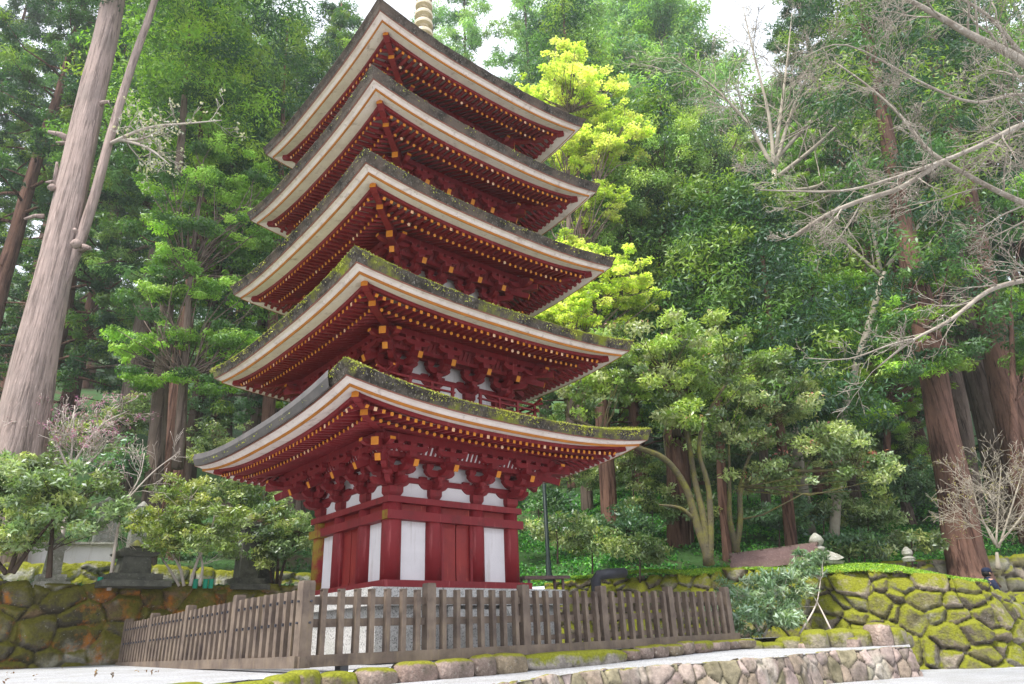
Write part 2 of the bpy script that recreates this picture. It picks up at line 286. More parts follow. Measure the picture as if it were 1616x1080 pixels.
def cum(poly):
    p = np.array([(a[0], a[1]) for a in poly]); d = np.r_[0, np.cumsum(np.linalg.norm(np.diff(p, axis=0), axis=1))]; return p, d
def stone_wall(name, poly, zbot, ztop, mat, cell=.45, depth=.13, batter=.15, seed=1, cols=None, asp=1.35, cap=.5, res=.03, capb=.06, jw=.3, joint=(.03, .025, .015)):
    """boulder masonry along a polyline; zbot/ztop per point. Outside is to the right of the walking direction."""
    p, d = cum(poly); Ltot = d[-1]; zb = np.array(zbot, float); zt = np.array(ztop, float)
    nu = int(Ltot / res); hmax = (zt - zb).max(); nv = max(6, int(hmax / res)); nc = max(3, int(cap / res / 1.5))
    u = np.linspace(0, Ltot, nu); v = np.linspace(0, hmax + cap, nv + nc)
    X = np.interp(u, d, p[:, 0]); Y = np.interp(u, d, p[:, 1]); k = max(3, int(.4 / res)); ker = np.ones(k) / k
    Xs = np.convolve(np.pad(X, k, mode='reflect', reflect_type='odd'), ker, 'same')[k:-k]; Ys = np.convolve(np.pad(Y, k, mode='reflect', reflect_type='odd'), ker, 'same')[k:-k]
    tx = np.gradient(Xs); ty = np.gradient(Ys); n = np.hypot(tx, ty); nx, ny = ty / n, -tx / n       # outward normal
    r = np.random.RandomState(seed)
    cu = np.arange(-cell, Ltot + cell * 2, cell * asp); cv = np.arange(-cell, hmax + cap + cell * 2, cell)
    S = np.array([(a + (i % 2) * cell * asp * .5 + r.uniform(-.34, .34) * cell * asp, b + r.uniform(-.3, .3) * cell) for i, b in enumerate(cv) for a in cu])
    wgt = r.uniform(-.45, .6, len(S)) * cell * cell
    UU, VV = np.meshgrid(u, v, indexing='ij')
    uw = UU + .17 * cell * noise2(UU * 3.5, VV * 3.5, seed + 5, 4); vw = VV + .17 * cell * noise2(UU * 3.5, VV * 3.5, seed + 6, 4)
    F1 = np.full(UU.shape, 1e9); F2 = F1.copy(); I = np.zeros(UU.shape, int)
    for i, (a, b) in enumerate(S):
        q = np.abs(uw - a) < cell * 3.2
        if not q.any(): continue
        i0 = np.where(q.any(1))[0]; sl_ = slice(i0[0], i0[-1] + 1)
        dd = ((uw[sl_] - a) / asp) ** 2 + (vw[sl_] - b) ** 2 - wgt[i]
        f1 = F1[sl_]; f2 = F2[sl_]; ii = I[sl_]
        m1 = dd < f1; f2n = np.where(m1, f1, np.minimum(f2, dd)); F2[sl_] = f2n; I[sl_] = np.where(m1, i, ii); F1[sl_] = np.where(m1, dd, f1)
    e = np.sqrt(np.maximum(F2 + .8 * cell * cell, 0)) - np.sqrt(np.maximum(F1 + .8 * cell * cell, 0)); e = np.clip(e / (cell * .22), 0, 1)
    bul = (1 - (1 - e) ** 2.2); tilt = r.uniform(-.4, .4, (len(S), 2)); out = r.uniform(.55, 1.0, len(S))
    dep = depth * (bul * out[I] + .75 * bul * (tilt[I, 0] * (UU - S[I, 0]) + tilt[I, 1] * (VV - S[I, 1])) / cell) + .028 * noise2(UU * 5, VV * 5, seed, 6) * bul
    hz = (np.interp(u, d, zt) - np.interp(u, d, zb))[:, None]; zb_ = np.interp(u, d, zb)[:, None]
    over = np.clip(VV - hz, 0, None)                     # past the top the sheet turns inward as a cap
    zz = zb_ + np.minimum(VV, hz); off = dep - batter * np.minimum(VV, hz) - over
    rnd = np.clip(1 - np.abs(VV - hz) / .12, 0, 1); off -= rnd * .035; 
    zz = zz + np.where(VV > hz, dep * .6 * (over > 0) + capb * noise2(UU * 2.5, over * 3, seed + 9, 3) * np.clip(over / .1, 0, 1), 0) - np.where(VV > hz, np.clip(over - cap * .8, 0, 1) * 2, 0)
    XX = Xs[:, None] + nx[:, None] * off; YY = Ys[:, None] + ny[:, None] * off
    cols = np.array(cols if cols is not None else [(.20, .17, .13), (.26, .22, .19), (.15, .13, .11), (.30, .24, .20), (.22, .20, .14)])
    ci = cols[r.randint(0, len(cols), len(S))] * r.uniform(.75, 1.2, (len(S), 1))
    tone = ci[I] * np.clip(.25 + 1.2 * e, 0, 1)[..., None] ** .35 if False else ci[I]
    jm = np.clip(1.3 * (1 - e / jw), 0, 1)[..., None]; tone = tone * (1 - jm) + np.array(joint) * jm
    lich = np.clip(noise2(UU * 4, VV * 4, seed + 11, 4) - .35, 0, .5)[..., None] * 1.1; tone = tone * (1 - lich) + np.array((.42, .40, .33)) * lich
    nU, nV = UU.shape; idx = np.arange(nU * nV).reshape(nU, nV)
    F = np.stack([idx[:-1, :-1], idx[1:, :-1], idx[1:, 1:], idx[:-1, 1:]], -1).reshape(-1, 4)
    return np_mesh(name, np.stack([XX, YY, zz], -1).reshape(-1, 3), F, mat, tone.reshape(-1, 3), smooth=True)

# left boulder wall of the terrace, running back behind the pagoda
LW = [(-19, 5.8), (-14, 10.06), (-7.9, 15.3), (-2.2, 20.4), (.3, 21.2)]
lcols = [(.10, .075, .045), (.13, .09, .05), (.07, .06, .04), (.12, .08, .035), (.11, .095, .07), (.09, .08, .035)]
link('boulder_wall', stone_wall('boulder_wall', LW, [-.3] * 5, [1.27, 1.28, 1.3, 1.34, 1.36], STONE_L, cell=.36, seed=4, cols=lcols, depth=.11, batter=.08),
     label='long mossy boulder wall with orange lichen behind the left run of the fence', cat='stone wall')
# right boulder wall: big mossy stones, a corner at its right end, then back along the far path
RWP = [(.5, 20.9), (3.6, 19.4), (5.6, 17.6), (7.4, 15.9), (8.9, 15.2), (9.8, 15.3), (11.2, 16.4), (14.5, 18.2)]
rcols = [(.17, .14, .10), (.25, .21, .165), (.12, .10, .075), (.18, .16, .08), (.16, .15, .11)]
link('boulder_wall', stone_wall('boulder_wall', RWP, [-.5, -.5, -.5, -.9, -.9, -.9, -.9, -.9], [1.42, 1.35, 1.22, 1.02, .80, .62, .38, .3], STONE_R, cell=.34, seed=11, cols=rcols, depth=.19, jw=.2, batter=.22, cap=.8, asp=1.3),
     label='tall rounded wall of big moss covered boulders beside the right gravel', cat='stone wall')
link('boulder_wall', stone_wall('boulder_wall', [(9.6, 20.3), (13, 20.6), (22, 21.5)], [-.9] * 3, [1.55, 1.62, 1.8], STONE_T, cell=.42, seed=21, cols=rcols, res=.05),
     label='low mossy stone wall behind the person in the navy cap', cat='stone wall')
link('boulder_wall', stone_wall('boulder_wall', [(9.9, 15.9), (9.7, 17.8), (9.7, 20.2)], [-.9] * 3, [.62, .95, 1.45], STONE_R, cell=.5, seed=23, cols=rcols, res=.06, batter=.1), label='short mossy return of the bank, facing the far path', cat='stone wall')
sheet('far_path', [(9.7, 16.0), (11.2, 17), (15, 19.2), (24, 20), (24, 21.2), (9.7, 20.4)], -.42, GRAVEL)
# retaining wall of the path
rw = [a_[:2] for a_ in RET]
link('retaining_wall', stone_wall('retaining_wall', rw, [-1.0] * len(rw), [a_[2] - .01 for a_ in RET], STONE_P, cell=.27, seed=31, depth=.05, batter=.12, cap=.14, asp=.85, res=.018, capb=.0, jw=.16,
     cols=[(.30, .23, .205), (.34, .27, .24), (.26, .21, .18), (.23, .20, .13), (.28, .22, .17)]),
     label='low retaining wall of small fitted stones holding up the front gravel path', cat='stone wall')

# ------------------------------------------------------------------ terrain behind the walls
TP = [(-60, -33), (-19, 5.8), (-14, 10.06), (-7.9, 15.3), (-2.2, 20.4), (.4, 21.1), (3.6, 19.4), (6.6, 18.7), (9.6, 20.3), (16, 21), (60, 26)]
TPz = [1.2, 1.2, 1.25, 1.27, 1.3, 1.36, 1.33, 1.4, 1.5, 1.55, 1.8]
tp, tdl = cum(TP)
def make_terrain():
    u = np.r_[np.linspace(0, tdl[1], 30)[:-1], np.linspace(tdl[1], tdl[-2], 220), np.linspace(tdl[-2], tdl[-1], 30)[1:]]
    X = np.interp(u, tdl, tp[:, 0]); Y = np.interp(u, tdl, tp[:, 1]); Z = np.interp(u, tdl, TPz)
    ang = np.interp(X, [-60, -10, 0, 10, 60], [R_(35), R_(30), 0, R_(-18), R_(-40)]); nx, ny = -np.sin(ang), np.cos(ang)
    d = np.r_[.30, .45, np.linspace(.7, 20, 90), np.linspace(20.5, 160, 50)]
    XX = X[:, None] + nx[:, None] * d; YY = Y[:, None] + ny[:, None] * d
    return XX, YY, Z, d, X
def slope_h(x0, d):
    """height gained d metres behind the wall line at x0"""
    wl = np.clip((-x0 - 1) / 5, 0, 1)                  # 1 on the left (flat terrace first)
    fl = .6 + 4.5 * wl
    k = np.where(x0 > 5, .36, .40)
    near = np.clip((x0 - 4) / 4, 0, 1)
    h = .05 * np.minimum(d, fl) + (k - .16 * near * np.exp(-d / 6)) * np.clip(d - fl, 0, None)
    return h + np.clip(d - 45, 0, None) * .12
XX, YY, Zt, dd_, X0 = make_terrain()
ZZ = Zt[:, None] + slope_h(X0[:, None], dd_[None, :]) + .16 * noise2(XX * .7, YY * .7, 3, 4) * np.clip(dd_ - .5, 0, 1)
idx = np.arange(XX.size).reshape(XX.shape)
Fq = np.stack([idx[:-1, :-1], idx[1:, :-1], idx[1:, 1:], idx[:-1, 1:]], -1).reshape(-1, 4)
link('hillside', np_mesh('hillside', np.stack([XX, YY, ZZ], -1).reshape(-1, 3), Fq, FLOOR, smooth=True), kind='structure')
_tx, _ty, _tz = XX.ravel(), YY.ravel(), ZZ.ravel()
def gz(x, y):
    i = np.argmin((_tx - x) ** 2 + (_ty - y) ** 2); return float(_tz[i])
# mossy mound on top of the right wall
def mound():
    a = np.array(RWP[:6] + [(9.85, 15.7)], float)[:, :2]; ins = np.array([(.3, 21.2), (3.6, 19.8), (6.2, 19.2), (7.6, 19.3), (8.6, 19.8), (9.2, 20.0), (9.6, 20.2)])
    zt = np.array([1.40, 1.34, 1.22, 1.02, .80, .66, .66]); zi = np.array([1.5, 1.5, 1.52, 1.56, 1.55, 1.52, 1.5])
    t = np.linspace(0, 6, 120); s = np.linspace(0, 1, 40)
    ax = np.interp(t, range(7), a[:, 0]); ay = np.interp(t, range(7), a[:, 1]); bx = np.interp(t, range(7), ins[:, 0]); by = np.interp(t, range(7), ins[:, 1])
    za = np.interp(t, range(7), zt); zb = np.interp(t, range(7), zi)
    s0 = .35 / np.hypot(bx - ax, by - ay)[:, None]; S = np.minimum(.9, s0) + (1 - np.minimum(.9, s0)) * s
    X = ax[:, None] * (1 - S) + bx[:, None] * S; Y = ay[:, None] * (1 - S) + by[:, None] * S
    Z = za[:, None] * (1 - S) + zb[:, None] * S + .02 + .06 * noise2(X * 2, Y * 2, 8, 3)
    i = np.arange(X.size).reshape(X.shape); F = np.stack([i[:-1, :-1], i[1:, :-1], i[1:, 1:], i[:-1, 1:]], -1).reshape(-1, 4)
    link('mossy_bank', np_mesh('mossy_bank', np.stack([X, Y, Z], -1).reshape(-1, 3), F[:, ::-1], MOUND, smooth=True), kind='structure')
    return X, Y, Z
MX, MY, MZ = mound()
# ------------------------------------------------------------------ single stones
def boulder_mesh(name, seed, size, mat, col, nn=20):
    r = np.random.RandomState(seed)
    th = np.linspace(0, np.pi, nn); ph = np.linspace(0, 2 * np.pi, nn * 2, endpoint=False)
    T, Q = np.meshgrid(th, ph, indexing='ij'); x = np.sin(T) * np.cos(Q); y = np.sin(T) * np.sin(Q); z = np.cos(T)
    e = .55; f = lambda a: np.sign(a) * np.abs(a) ** e
    x, y, z = f(x), f(y), f(z)
    k = 1 + .09 * noise2(x * 1.6 + seed, y * 1.6 + z * 1.3, seed, 3)
    V_ = np.stack([x * k * size[0] / 2, y * k * size[1] / 2, z * k * size[2] / 2], -1).reshape(-1, 3)
    m = nn * 2; F = [(i * m + j, (i + 1) * m + j, (i + 1) * m + (j + 1) % m, i * m + (j + 1) % m) for i in range(nn - 1) for j in range(m)]
    t = np.tile(np.array(col), (len(V_), 1)) * (1 + .25 * noise2(V_[:, 0] * 9, V_[:, 1] * 9 + V_[:, 2] * 9, seed + 1, 3))[:, None]
    return np_mesh(name, V_, np.array(F), mat, t, smooth=True)
STONE_K = tone_mat('kerb_boulder', .95, bump=(26, .025), moss=((.20, .20, .02), .1, .95, 3.2, .76, .95), st=[((.09, .075, .055), 4, .48, .68), ((.36, .33, .29), 18, .58, .70)])
rng = random.Random(5)
kcol = [(.25, .18, .15), (.28, .215, .185), (.21, .16, .135), (.24, .19, .13), (.26, .20, .165)]
kb = empty('stone_kerb', (*fa[:2], -.4), label='row of rounded pinkish kerb stones under the slatted fence', cat='kerb')
path_ = [kerb_l, (L2W(-3.0, -2.52)[0], L2W(-3.0, -2.52)[1]), (L2W(5.5, -2.52)[0], L2W(5.5, -2.52)[1])]
pp, pd = cum(path_); s_ = .1; i = 0
while s_ < pd[-1]:
    L = rng.uniform(.30, .55)
    lx_along = s_ - pd[1]
    if 3.35 < lx_along < 3.4: pass
    if 3.1 < lx_along < 4.9:                      # one long dressed slab
        if lx_along < 3.6 :
            L = 2.0
    cx_, cy_ = np.interp(s_ + L / 2, pd, pp[:, 0]), np.interp(s_ + L / 2, pd, pp[:, 1])
    rz = math.atan2(pp[1][1] - pp[0][1], pp[1][0] - pp[0][0]) if s_ < pd[1] else TH
    hgt = rng.uniform(.21, .26) - (.07 if lx_along > 4.9 else 0)
    mossc = i % 6 == 2 or (pd[1] - 1.2 < s_ < pd[1] + .6)
    me = boulder_mesh('stone', 40 + i, (L * 1.02, .34, hgt * 1.15), STONE_R if mossc else STONE_K, kcol[i % 5] if not L > 1.5 else (.27, .24, .21))
    link('stone', me, kb, (cx_ - fa[0], cy_ - fa[1], (-.50 if s_ < pd[1] - .4 else np.interp(lx_along, [0, 2, 4, 8], [-.47, -.43, -.38, -.29])) + hgt * .42 + .4), rz + rng.uniform(-.06, .06))
    s_ += L + .01; i += 1
kb2 = empty('stone_row', (5.6, 15, -.4), label='low row of bright mossy rocks on the gravel below the right wall', cat='rocks')
for i, (px, py, wd, hh, c) in enumerate([(1180, 1003, .5, .25, 0), (1215, 1005, .5, .22, 0), (1250, 1006, .45, .3, 0), (1285, 1004, .6, .42, 0), (1325, 1003, .6, .42, 0), (1362, 1004, .55, .38, 0), (1386, 1005, .32, .5, 1), (1412, 1004, .45, .4, 0), (1432, 1006, .3, .3, 0), (1340, 1008, .4, .26, 1), (1270, 1010, .4, .2, 1)]):
    p = P(px, py, 14.6)
    me = boulder_mesh('rock', 90 + i, (wd, .5, hh), STONE_R if c == 0 else STONE_K, (.25, .22, .16) if c == 0 else (.34, .26, .22))
    link('rock', me, kb2, (p.x - 5.6, p.y - 15 + .1 * (i % 3), -.42 + hh * .42 + .4), rng.uniform(0, 3))
for i, (px, py, wd, hh) in enumerate([(1478, 1042, .6, .1), (1535, 1046, .8, .1), (1400, 1062, .5, .08), (1595, 1044, .7, .1)]):
    p = PZ(px, py, -.85)
    k = 'flat mossy stone lying on the gravel ' + ['at the end of the low retaining wall', 'under the corner of the tall boulder wall', 'against the foot of the low retaining wall', 'at the right edge of the gravel'][i]
    link('flat_stone', boulder_mesh('flat_stone', 130 + i, (wd, wd * .6, hh), STONE_R, (.3, .25, .16)), None, (p.x, p.y, -.84), .3, label=k, cat='stone', group='flat stones on the lower gravel')

# ------------------------------------------------------------------ pagoda
PG = empty('pagoda', (PC[0], PC[1], ZB), TH, label='tall five storey red wooden pagoda with mossy bark roofs and white plaster walls', cat='pagoda')
ZO = -ZB                                  # meshes are written in photo heights, then moved so that the Empty stands on the ground
def part(mb, name, mats, parent=PG, smooth=False, **k):
    return mb.build(name, mats, parent, smooth=smooth, zoff=ZO if parent is PG else ZO, **k)
BWs = [1.15, 1.03, .89, .77, .66]; RRs = [2.99, 2.887, 2.768, 2.663, 2.541]
ZBO = [1.02, .975, .91, .885, .87]
MID = [3.08, 4.83, 6.60, 8.32, 10.02]; SAG = [.26, .21, .23, .27, .26]; TIPX = .30

# stone base
mb = MB()
mb.box((0, 0, .155), (3.3, 3.3, .65)); part(mb, 'base_block', GRAN)
mb = MB()
mb.box((0, 0, .60), (3.56, 3.56, .235)); part(mb, 'base_slab', GRAN)
mb = MB()
for k in range(4): mb.box((0, -1.845 - k * .13, (.42 - k * .15 - .2) / 2), (.86, .13, .42 - k * .15 + .2))
part(mb, 'steps', GRAN)
for sx in (-1, 1):
    mb = MB(); x = sx * .5
    pts = [(-1.785, -.18), (-2.32, -.18), (-2.32, -.08), (-1.87, .46), (-1.785, .46)]
    v = [(x - .07, a, b) for a, b in pts] + [(x + .07, a, b) for a, b in pts]; n_ = 5
    mb.add(v, [tuple(range(5)), tuple(reversed(range(5, 10)))] + [(i, (i + 1) % 5 + 0, (i + 1) % 5 + 5, i + 5)[::-1] for i in range(5)])
    part(mb, 'step_cheek', GRAN)
mb = MB(); mb.ring([(1.1, .725), (1.40, .725), (1.40, .845), (1.1, .845)], n=1); part(mb, 'ground_sill', RED)

def column_me(r, h):
    mb = MB(); mb.lathe((0, 0, 0), [(r, 0), (r, h * .6), (r * .96, h)], 20); return mb.mesh('column', [RED], smooth=True)
def arm(mb, c, L, axis, h=.105, wd=.085, endm=None, mi=0):
    """boat-shaped bracket arm: flat top, undercut rounded ends. axis = unit xy"""
    ax = vec((axis[0], axis[1], 0)); ay = vec((-axis[1], axis[0], 0)); c = vec(c)
    pr = [(-L / 2, 0), (-L / 2, -h * .35), (-L / 2 + .05, -h * .8), (-L / 2 + .10, -h), (L / 2 - .10, -h), (L / 2 - .05, -h * .8), (L / 2, -h * .35), (L / 2, 0)]
    V_ = [c + ax * a + vec((0, 0, b)) - ay * wd / 2 for a, b in pr] + [c + ax * a + vec((0, 0, b)) + ay * wd / 2 for a, b in pr]; n = len(pr)
    mb.add(V_, [tuple(range(n)), tuple(reversed(range(n, 2 * n)))] + [((i + 1) % n, i, i + n, (i + 1) % n + n) for i in range(n)], mi)
    if endm is not None:
        e = c + ax * (L / 2 + .004); mb.box(e + vec((0, 0, -h * .2)), (.008, wd * 1.02, h * .5), endm, rz=math.atan2(ax[1], ax[0]))
def block(mb, c, s_=.13, h=.085, rz=0):
    mb.box((c[0], c[1], c[2] + h * .72), (s_, s_, h * .56), rz=rz); mb.box((c[0], c[1], c[2] + h * .22), (s_, s_, h * .44), rz=rz, taper=.68)
S1, S2, S3 = .19, .37, .53                  # outward steps of the bracketing
def bracket_side(mb, al=.54, proj=True):
    block(mb, (0, 0, 0), .22, .16)
    arm(mb, (0, 0, .27), al, (1, 0)); 
    for x in (-al / 2 + .06, 0, al / 2 - .06): block(mb, (x, 0, .27))
    bracket_out(mb, al, (0, -1), 1)
def bracket_out(mb, al, o, k, cross=True):
    rz = math.atan2(o[1], o[0]); ca = (-o[1], o[0])
    pt = lambda d, z: (o[0] * d * k, o[1] * d * k, z)
    arm(mb, pt(S1 / 2 - .05, .267), (S1 + .24) * k, o, wd=.079)
    block(mb, pt(S1, .27), rz=rz)
    if cross:
        arm(mb, pt(S1, .44), al, ca)
        for x in (-al / 2 + .06, al / 2 - .06): c = pt(S1, .44); block(mb, (c[0] + ca[0] * x, c[1] + ca[1] * x, .44))
    arm(mb, pt(S2 / 2 - .03, .45), (S2 + .20) * k, o)
    block(mb, pt(S2, .45), rz=rz)
    # slanting tail rafter with the ochre nose
    a = pt(-.05, .74); b = pt(S3 + .13, .40)
    mb.beam(a, b, .085, .105, 0, 1)
    block(mb, pt(S3 - .01, .50), rz=rz)
    if cross:
        arm(mb, pt(S3, .675), al + .02, ca, .085)
        for x in (-al / 2 + .05, 0, al / 2 - .05): c = pt(S3, .675); block(mb, (c[0] + ca[0] * x, c[1] + ca[1] * x, .67), .11, .06)
def bracket_corner(mb, al=.54):
    block(mb, (0, 0, 0), .24, .16)
    for q_, o in enumerate(((0, -1), (-1, 0))):
        n0 = len(mb.v)
        arm(mb, (o[0] * .05, o[1] * .05, .27), .66, o); bracket_out(mb, al, o, 1)
        for a_ in range(n0, len(mb.v)): mb.v[a_] = mb.v[a_] + np.array((0, 0, .005 * q_))
    n0 = len(mb.v)
    q = math.sqrt(.5); bracket_out(mb, al, (-q, -q), 1.38, cross=False)
    for a_ in range(n0, len(mb.v)): mb.v[a_] = mb.v[a_] + np.array((0, 0, .010))
    mb.box((-S3 * 1.0 - .02, -S3 * 1.0 - .02, .70), (.14, .14, .16), rz=R_(45))
    mb.beam((-.1, -.1, .64), (-S3 - .24, -S3 - .24, .60), .11, .12, 0, 1)
    for o in ((0, -1), (-1, 0)):
        ca = (-o[1], o[0]); arm(mb, (o[0] * S3 - abs(ca[0]) * (S3 + .02), o[1] * S3 - abs(ca[1]) * (S3 + .02), .675), .62, (-abs(ca[0]), -abs(ca[1])), .085, endm=1)

def eave_z(i, r, t):        # height of the eave reference line (top edge of thatch) at param t
    return MID[i] + SAG[i] * abs(t) ** 2.6
N_RAF = [0]
for i in range(5):
    bw, R, zm, sg = BWs[i], RRs[i], MID[i], SAG[i]; zb = zm - ZBO[i]; inn = bw * .365
    # --- walls
    zlow = .845 if i == 0 else zb - .42
    colme = column_me(.15 if i == 0 else .115, (zb - .0) - zlow)
    cpos = []
    for s in range(4):
        c_, s_2 = [(1, 0), (0, 1), (-1, 0), (0, -1)][s]
        for x in (-bw, -inn, inn): y = -bw; cpos.append((x * c_ - y * s_2, x * s_2 + y * c_, s, x))
    for (x, y, s, lx) in cpos:
        cm_ = colme
        if i == 0 and x < 0 and y > 0 and abs(abs(x) - bw) < .01 and abs(abs(y) - bw) < .01: cm_ = colme.copy(); cm_.materials[0] = RED_A
        link('column', cm_, PG, (x, y, zlow + ZO), **(dict(label='corner column stained yellow green with algae') if cm_ is not colme else {}))
    for s in range(4):
        c_, s_2 = [(1, 0), (0, 1), (-1, 0), (0, -1)][s]; rz = s * math.pi / 2
        # white panels and central door
        for (a, b) in ((-bw, -inn), (inn, bw)):
            mb = MB(); mb.box(((a + b) / 2, -bw, (zlow + zb) / 2), (b - a - .05, .06, zb - zlow)); part(mb, 'wall_panel', PLASTER, rz=rz)
        if i == 0:
            for sx in (-1, 1):
                mb = MB(); wd = inn - .02
                mb.box((sx * (wd / 2 + .006), -bw - .02, (zlow + 1.80) / 2), (wd - .008, .05, 1.80 - zlow), 0)
                for zz in (zlow + .03, 1.70): mb.box((sx * (wd / 2 + .006), -bw - .048, zz), (wd - .012, .012, .06), 0)
                part(mb, 'door', RED2, rz=rz)
            mb = MB()
            mb.box((0, -bw - .035, 1.76), (inn * 2, .10, .08)); 
            for sx in (-1, 1): mb.box((sx * (inn - .14), -bw - .06, (zlow + 1.8) / 2), (.05, .06, 1.8 - zlow))
            part(mb, 'door_frame', RED, rz=rz)
        else:
            mb = MB(); mb.box((0, -bw, (zlow + zb) / 2), (2 * inn - .05, .06, zb - zlow)); part(mb, 'door', RED2, rz=rz)
        # plaster behind the bracketing
        mb = MB(); mb.box((0, -bw + .012, zb + .36), (2 * bw, .05, .72)); part(mb, 'wall_panel', PLASTER, rz=rz)
    if i == 0:
        for (sides_, tr_, mt_) in [((0, 1, 2), (-1, 1), RED), ((3,), (-1, -.66), RED_A), ((3,), (-.66, .88), RED), ((3,), (.88, 1), RED_A)]:
            mb = MB(); mb.ring([(1.12, 1.715), (1.325, 1.715), (1.325, 1.845), (1.12, 1.845)], sides=sides_, trange=tr_)
            part(mb, 'tie_beam', mt_, **(dict(label='beam end stained yellow green with algae') if mt_ is RED_A else {}))
        mb = MB(); mb.box((0, 0, 1.78), (2.2, 2.2, .1))
        part(mb, 'inner_frame', RED)
        mb = MB(); mb.ring([(1.19, 1.84), (1.19, 1.97)]); part(mb, 'frieze_board', RED2)
        mb = MB(); mb.ring([(1.1, 1.965), (1.31, 1.965), (1.31, 2.06), (1.0, 2.06)]); part(mb, 'head_beam', RED)
    else:
        mb = MB(); mb.ring([(bw - .1, zb - .09), (bw + .13, zb - .09), (bw + .13, zb), (bw - .15, zb)]); part(mb, 'head_beam', RED)
    mb = MB(); mb.ring([(bw, zb + .24), (bw + .062, zb + .24), (bw + .062, zb + .32), (bw, zb + .32)]); part(mb, 'wall_beam', RED)
    mb = MB(); mb.ring([(bw + S1 - .04, zb + .53), (bw + S1 + .04, zb + .53), (bw + S1 + .04, zb + .605), (bw + S1 - .04, zb + .605)]); 
    mb.ring([(bw + S2 - .04, zb + .53), (bw + S2 + .04, zb + .53), (bw + S2 + .04, zb + .605), (bw + S2 - .04, zb + .605)]); part(mb, 'bracket_beam', RED)
    mb = MB(); mb.ring([(bw + S3 - .045, zb + .73), (bw + S3 + .045, zb + .73), (bw + S3 + .045, zb + .83), (bw + S3 - .045, zb + .83)]); part(mb, 'eave_purlin', RED)
    mb = MB(); mb.ring([(bw + S1, zb + .60), (bw, zb + .60)], mi=0); mb.ring([(bw + S2, zb + .60), (bw + S1, zb + .60)], mi=0)
    mb.ring([(bw + S3 - .04, zb + .76), (bw + S3 - .07, zb + .72)], mi=0); mb.ring([(bw + S3 - .07, zb + .72), (bw + S2 + .03, zb + .605)], mi=1)
    nrb = int(bw * 2 / .06)
    for s in range(4):
        c_, s_2 = [(1, 0), (0, 1), (-1, 0), (0, -1)][s]
        for q in range(nrb + 1):
            x = -bw - .5 + (2 * bw + 1.0) * q / nrb; a = (x * min(1, (bw + S2) / max(abs(x), .01)), -bw - S2 - .03, zb + .595); b = (x, -bw - S3 + .035, zb + .75)
            tr = lambda p: (p[0] * c_ - p[1] * s_2, p[0] * s_2 + p[1] * c_, p[2])
            mb.beam(tr(a), tr(b), .040, .03, 0)
    part(mb, 'eave_ceiling', [RED, PLASTER if i == 0 else RED])
    # --- bracket sets
    al = .54 * (1 if i == 0 else .93 - .075 * i)
    m1 = MB(); bracket_side(m1, al); m1 = m1.mesh('bracket_set', [RED, ORANGE])
    m2 = MB(); bracket_corner(m2, al); m2 = m2.mesh('bracket_set', [RED, ORANGE])
    for (x, y, s, lx) in cpos:
        corner = abs(abs(lx) - bw) < 1e-6
        link('bracket_set', m2 if corner else m1, PG, (x, y, zb + ZO), s * math.pi / 2)
    # --- roof
    LF = 1 - .055 / sg; roof = MB(); n = 48; jr = np.random.RandomState(i + 3); jt = jr.uniform(-1, 1, (4, n + 1, 12)); jt[:, 0] = 0; jt[:, n] = 0
    nxt = (BWs[i + 1] + .12) if i < 4 else .26
    if i < 4: prof = [(R, 0, 1), (R - .12, .028, .97), (R - .5, .13, .75), (R - 1.0, .30, .42), (R - 1.5, .50, .15), (nxt, .72, 0)]
    else: prof = [(R, 0, 1), (R - .12, .028, .97), (R - .5, .14, .75), (R - 1.0, .34, .42), (R - 1.6, .72, .1), (nxt, 1.35, 0)]
    prof = [(r, z + zm, s) for r, z, s in prof]
    edge = [(R - .066, zm - .14, LF), (R - .045, zm - .075, .88), (R + .0, zm - .01, 1)]
    roof.ring([(R - .30, zm - .13, LF)] + edge + prof, sg, n=n, jit=lambda s, t, p: jt[s, t, min(p, 11)] * (.008 if p > 0 else 0))
    rf = part(roof, 'roof', BARK1 if i < 2 else BARK2, smooth=False)
    Q = lambda *p: [(R + a_, zm + b_, LF) for a_, b_ in p]
    mb = MB(); mb.ring(Q((-.25, -.142), (-.077, -.156), (-.070, -.138)), sg, n=n); part(mb, 'under_board', BROWN, rf)
    mb = MB(); mb.ring(Q((-.185, -.205), (-.178, -.208), (-.160, -.196), (-.135, -.168), (-.105, -.158), (-.078, -.153), (-.078, -.145)), sg, n=n); part(mb, 'fascia_board', BOARD, rf)
    mb = MB(); mb.ring(Q((-.20, -.246), (-.184, -.246), (-.180, -.205)), sg, n=n); part(mb, 'ochre_strip', STRIP, rf)
    mb = MB(); mb.ring(Q((-.40, -.214), (-.20, -.242), (-.19, -.243)), sg, n=n); part(mb, 'soffit_board', BOARD, rf)
    mb = MB(); mb.ring(Q((-.47, -.268), (-.398, -.268), (-.392, -.20)), sg, n=n); part(mb, 'eave_beam', RED, rf)
    mb = MB(); zpu = zb + .83 + .07
    mb.ring([(bw + .02, zpu + .14, .1), (bw + S3, zpu, .25), (R - .80, zm - .235, .92)], sg, n=n)
    mb.ring([(R - .82, zm - .195, .92), (R - .44, zm - .25, LF)], sg, n=n); part(mb, 'eave_lining', LINING, rf)
    mb = MB(); mb.ring([(R - .80, zm - .262, .9), (R - .69, zm - .266, .9), (R - .685, zm - .215, .9)], sg, n=n); part(mb, 'flying_rafter_beam', RED, rf)
    # rafters
    stuff = MB(); sp = .127
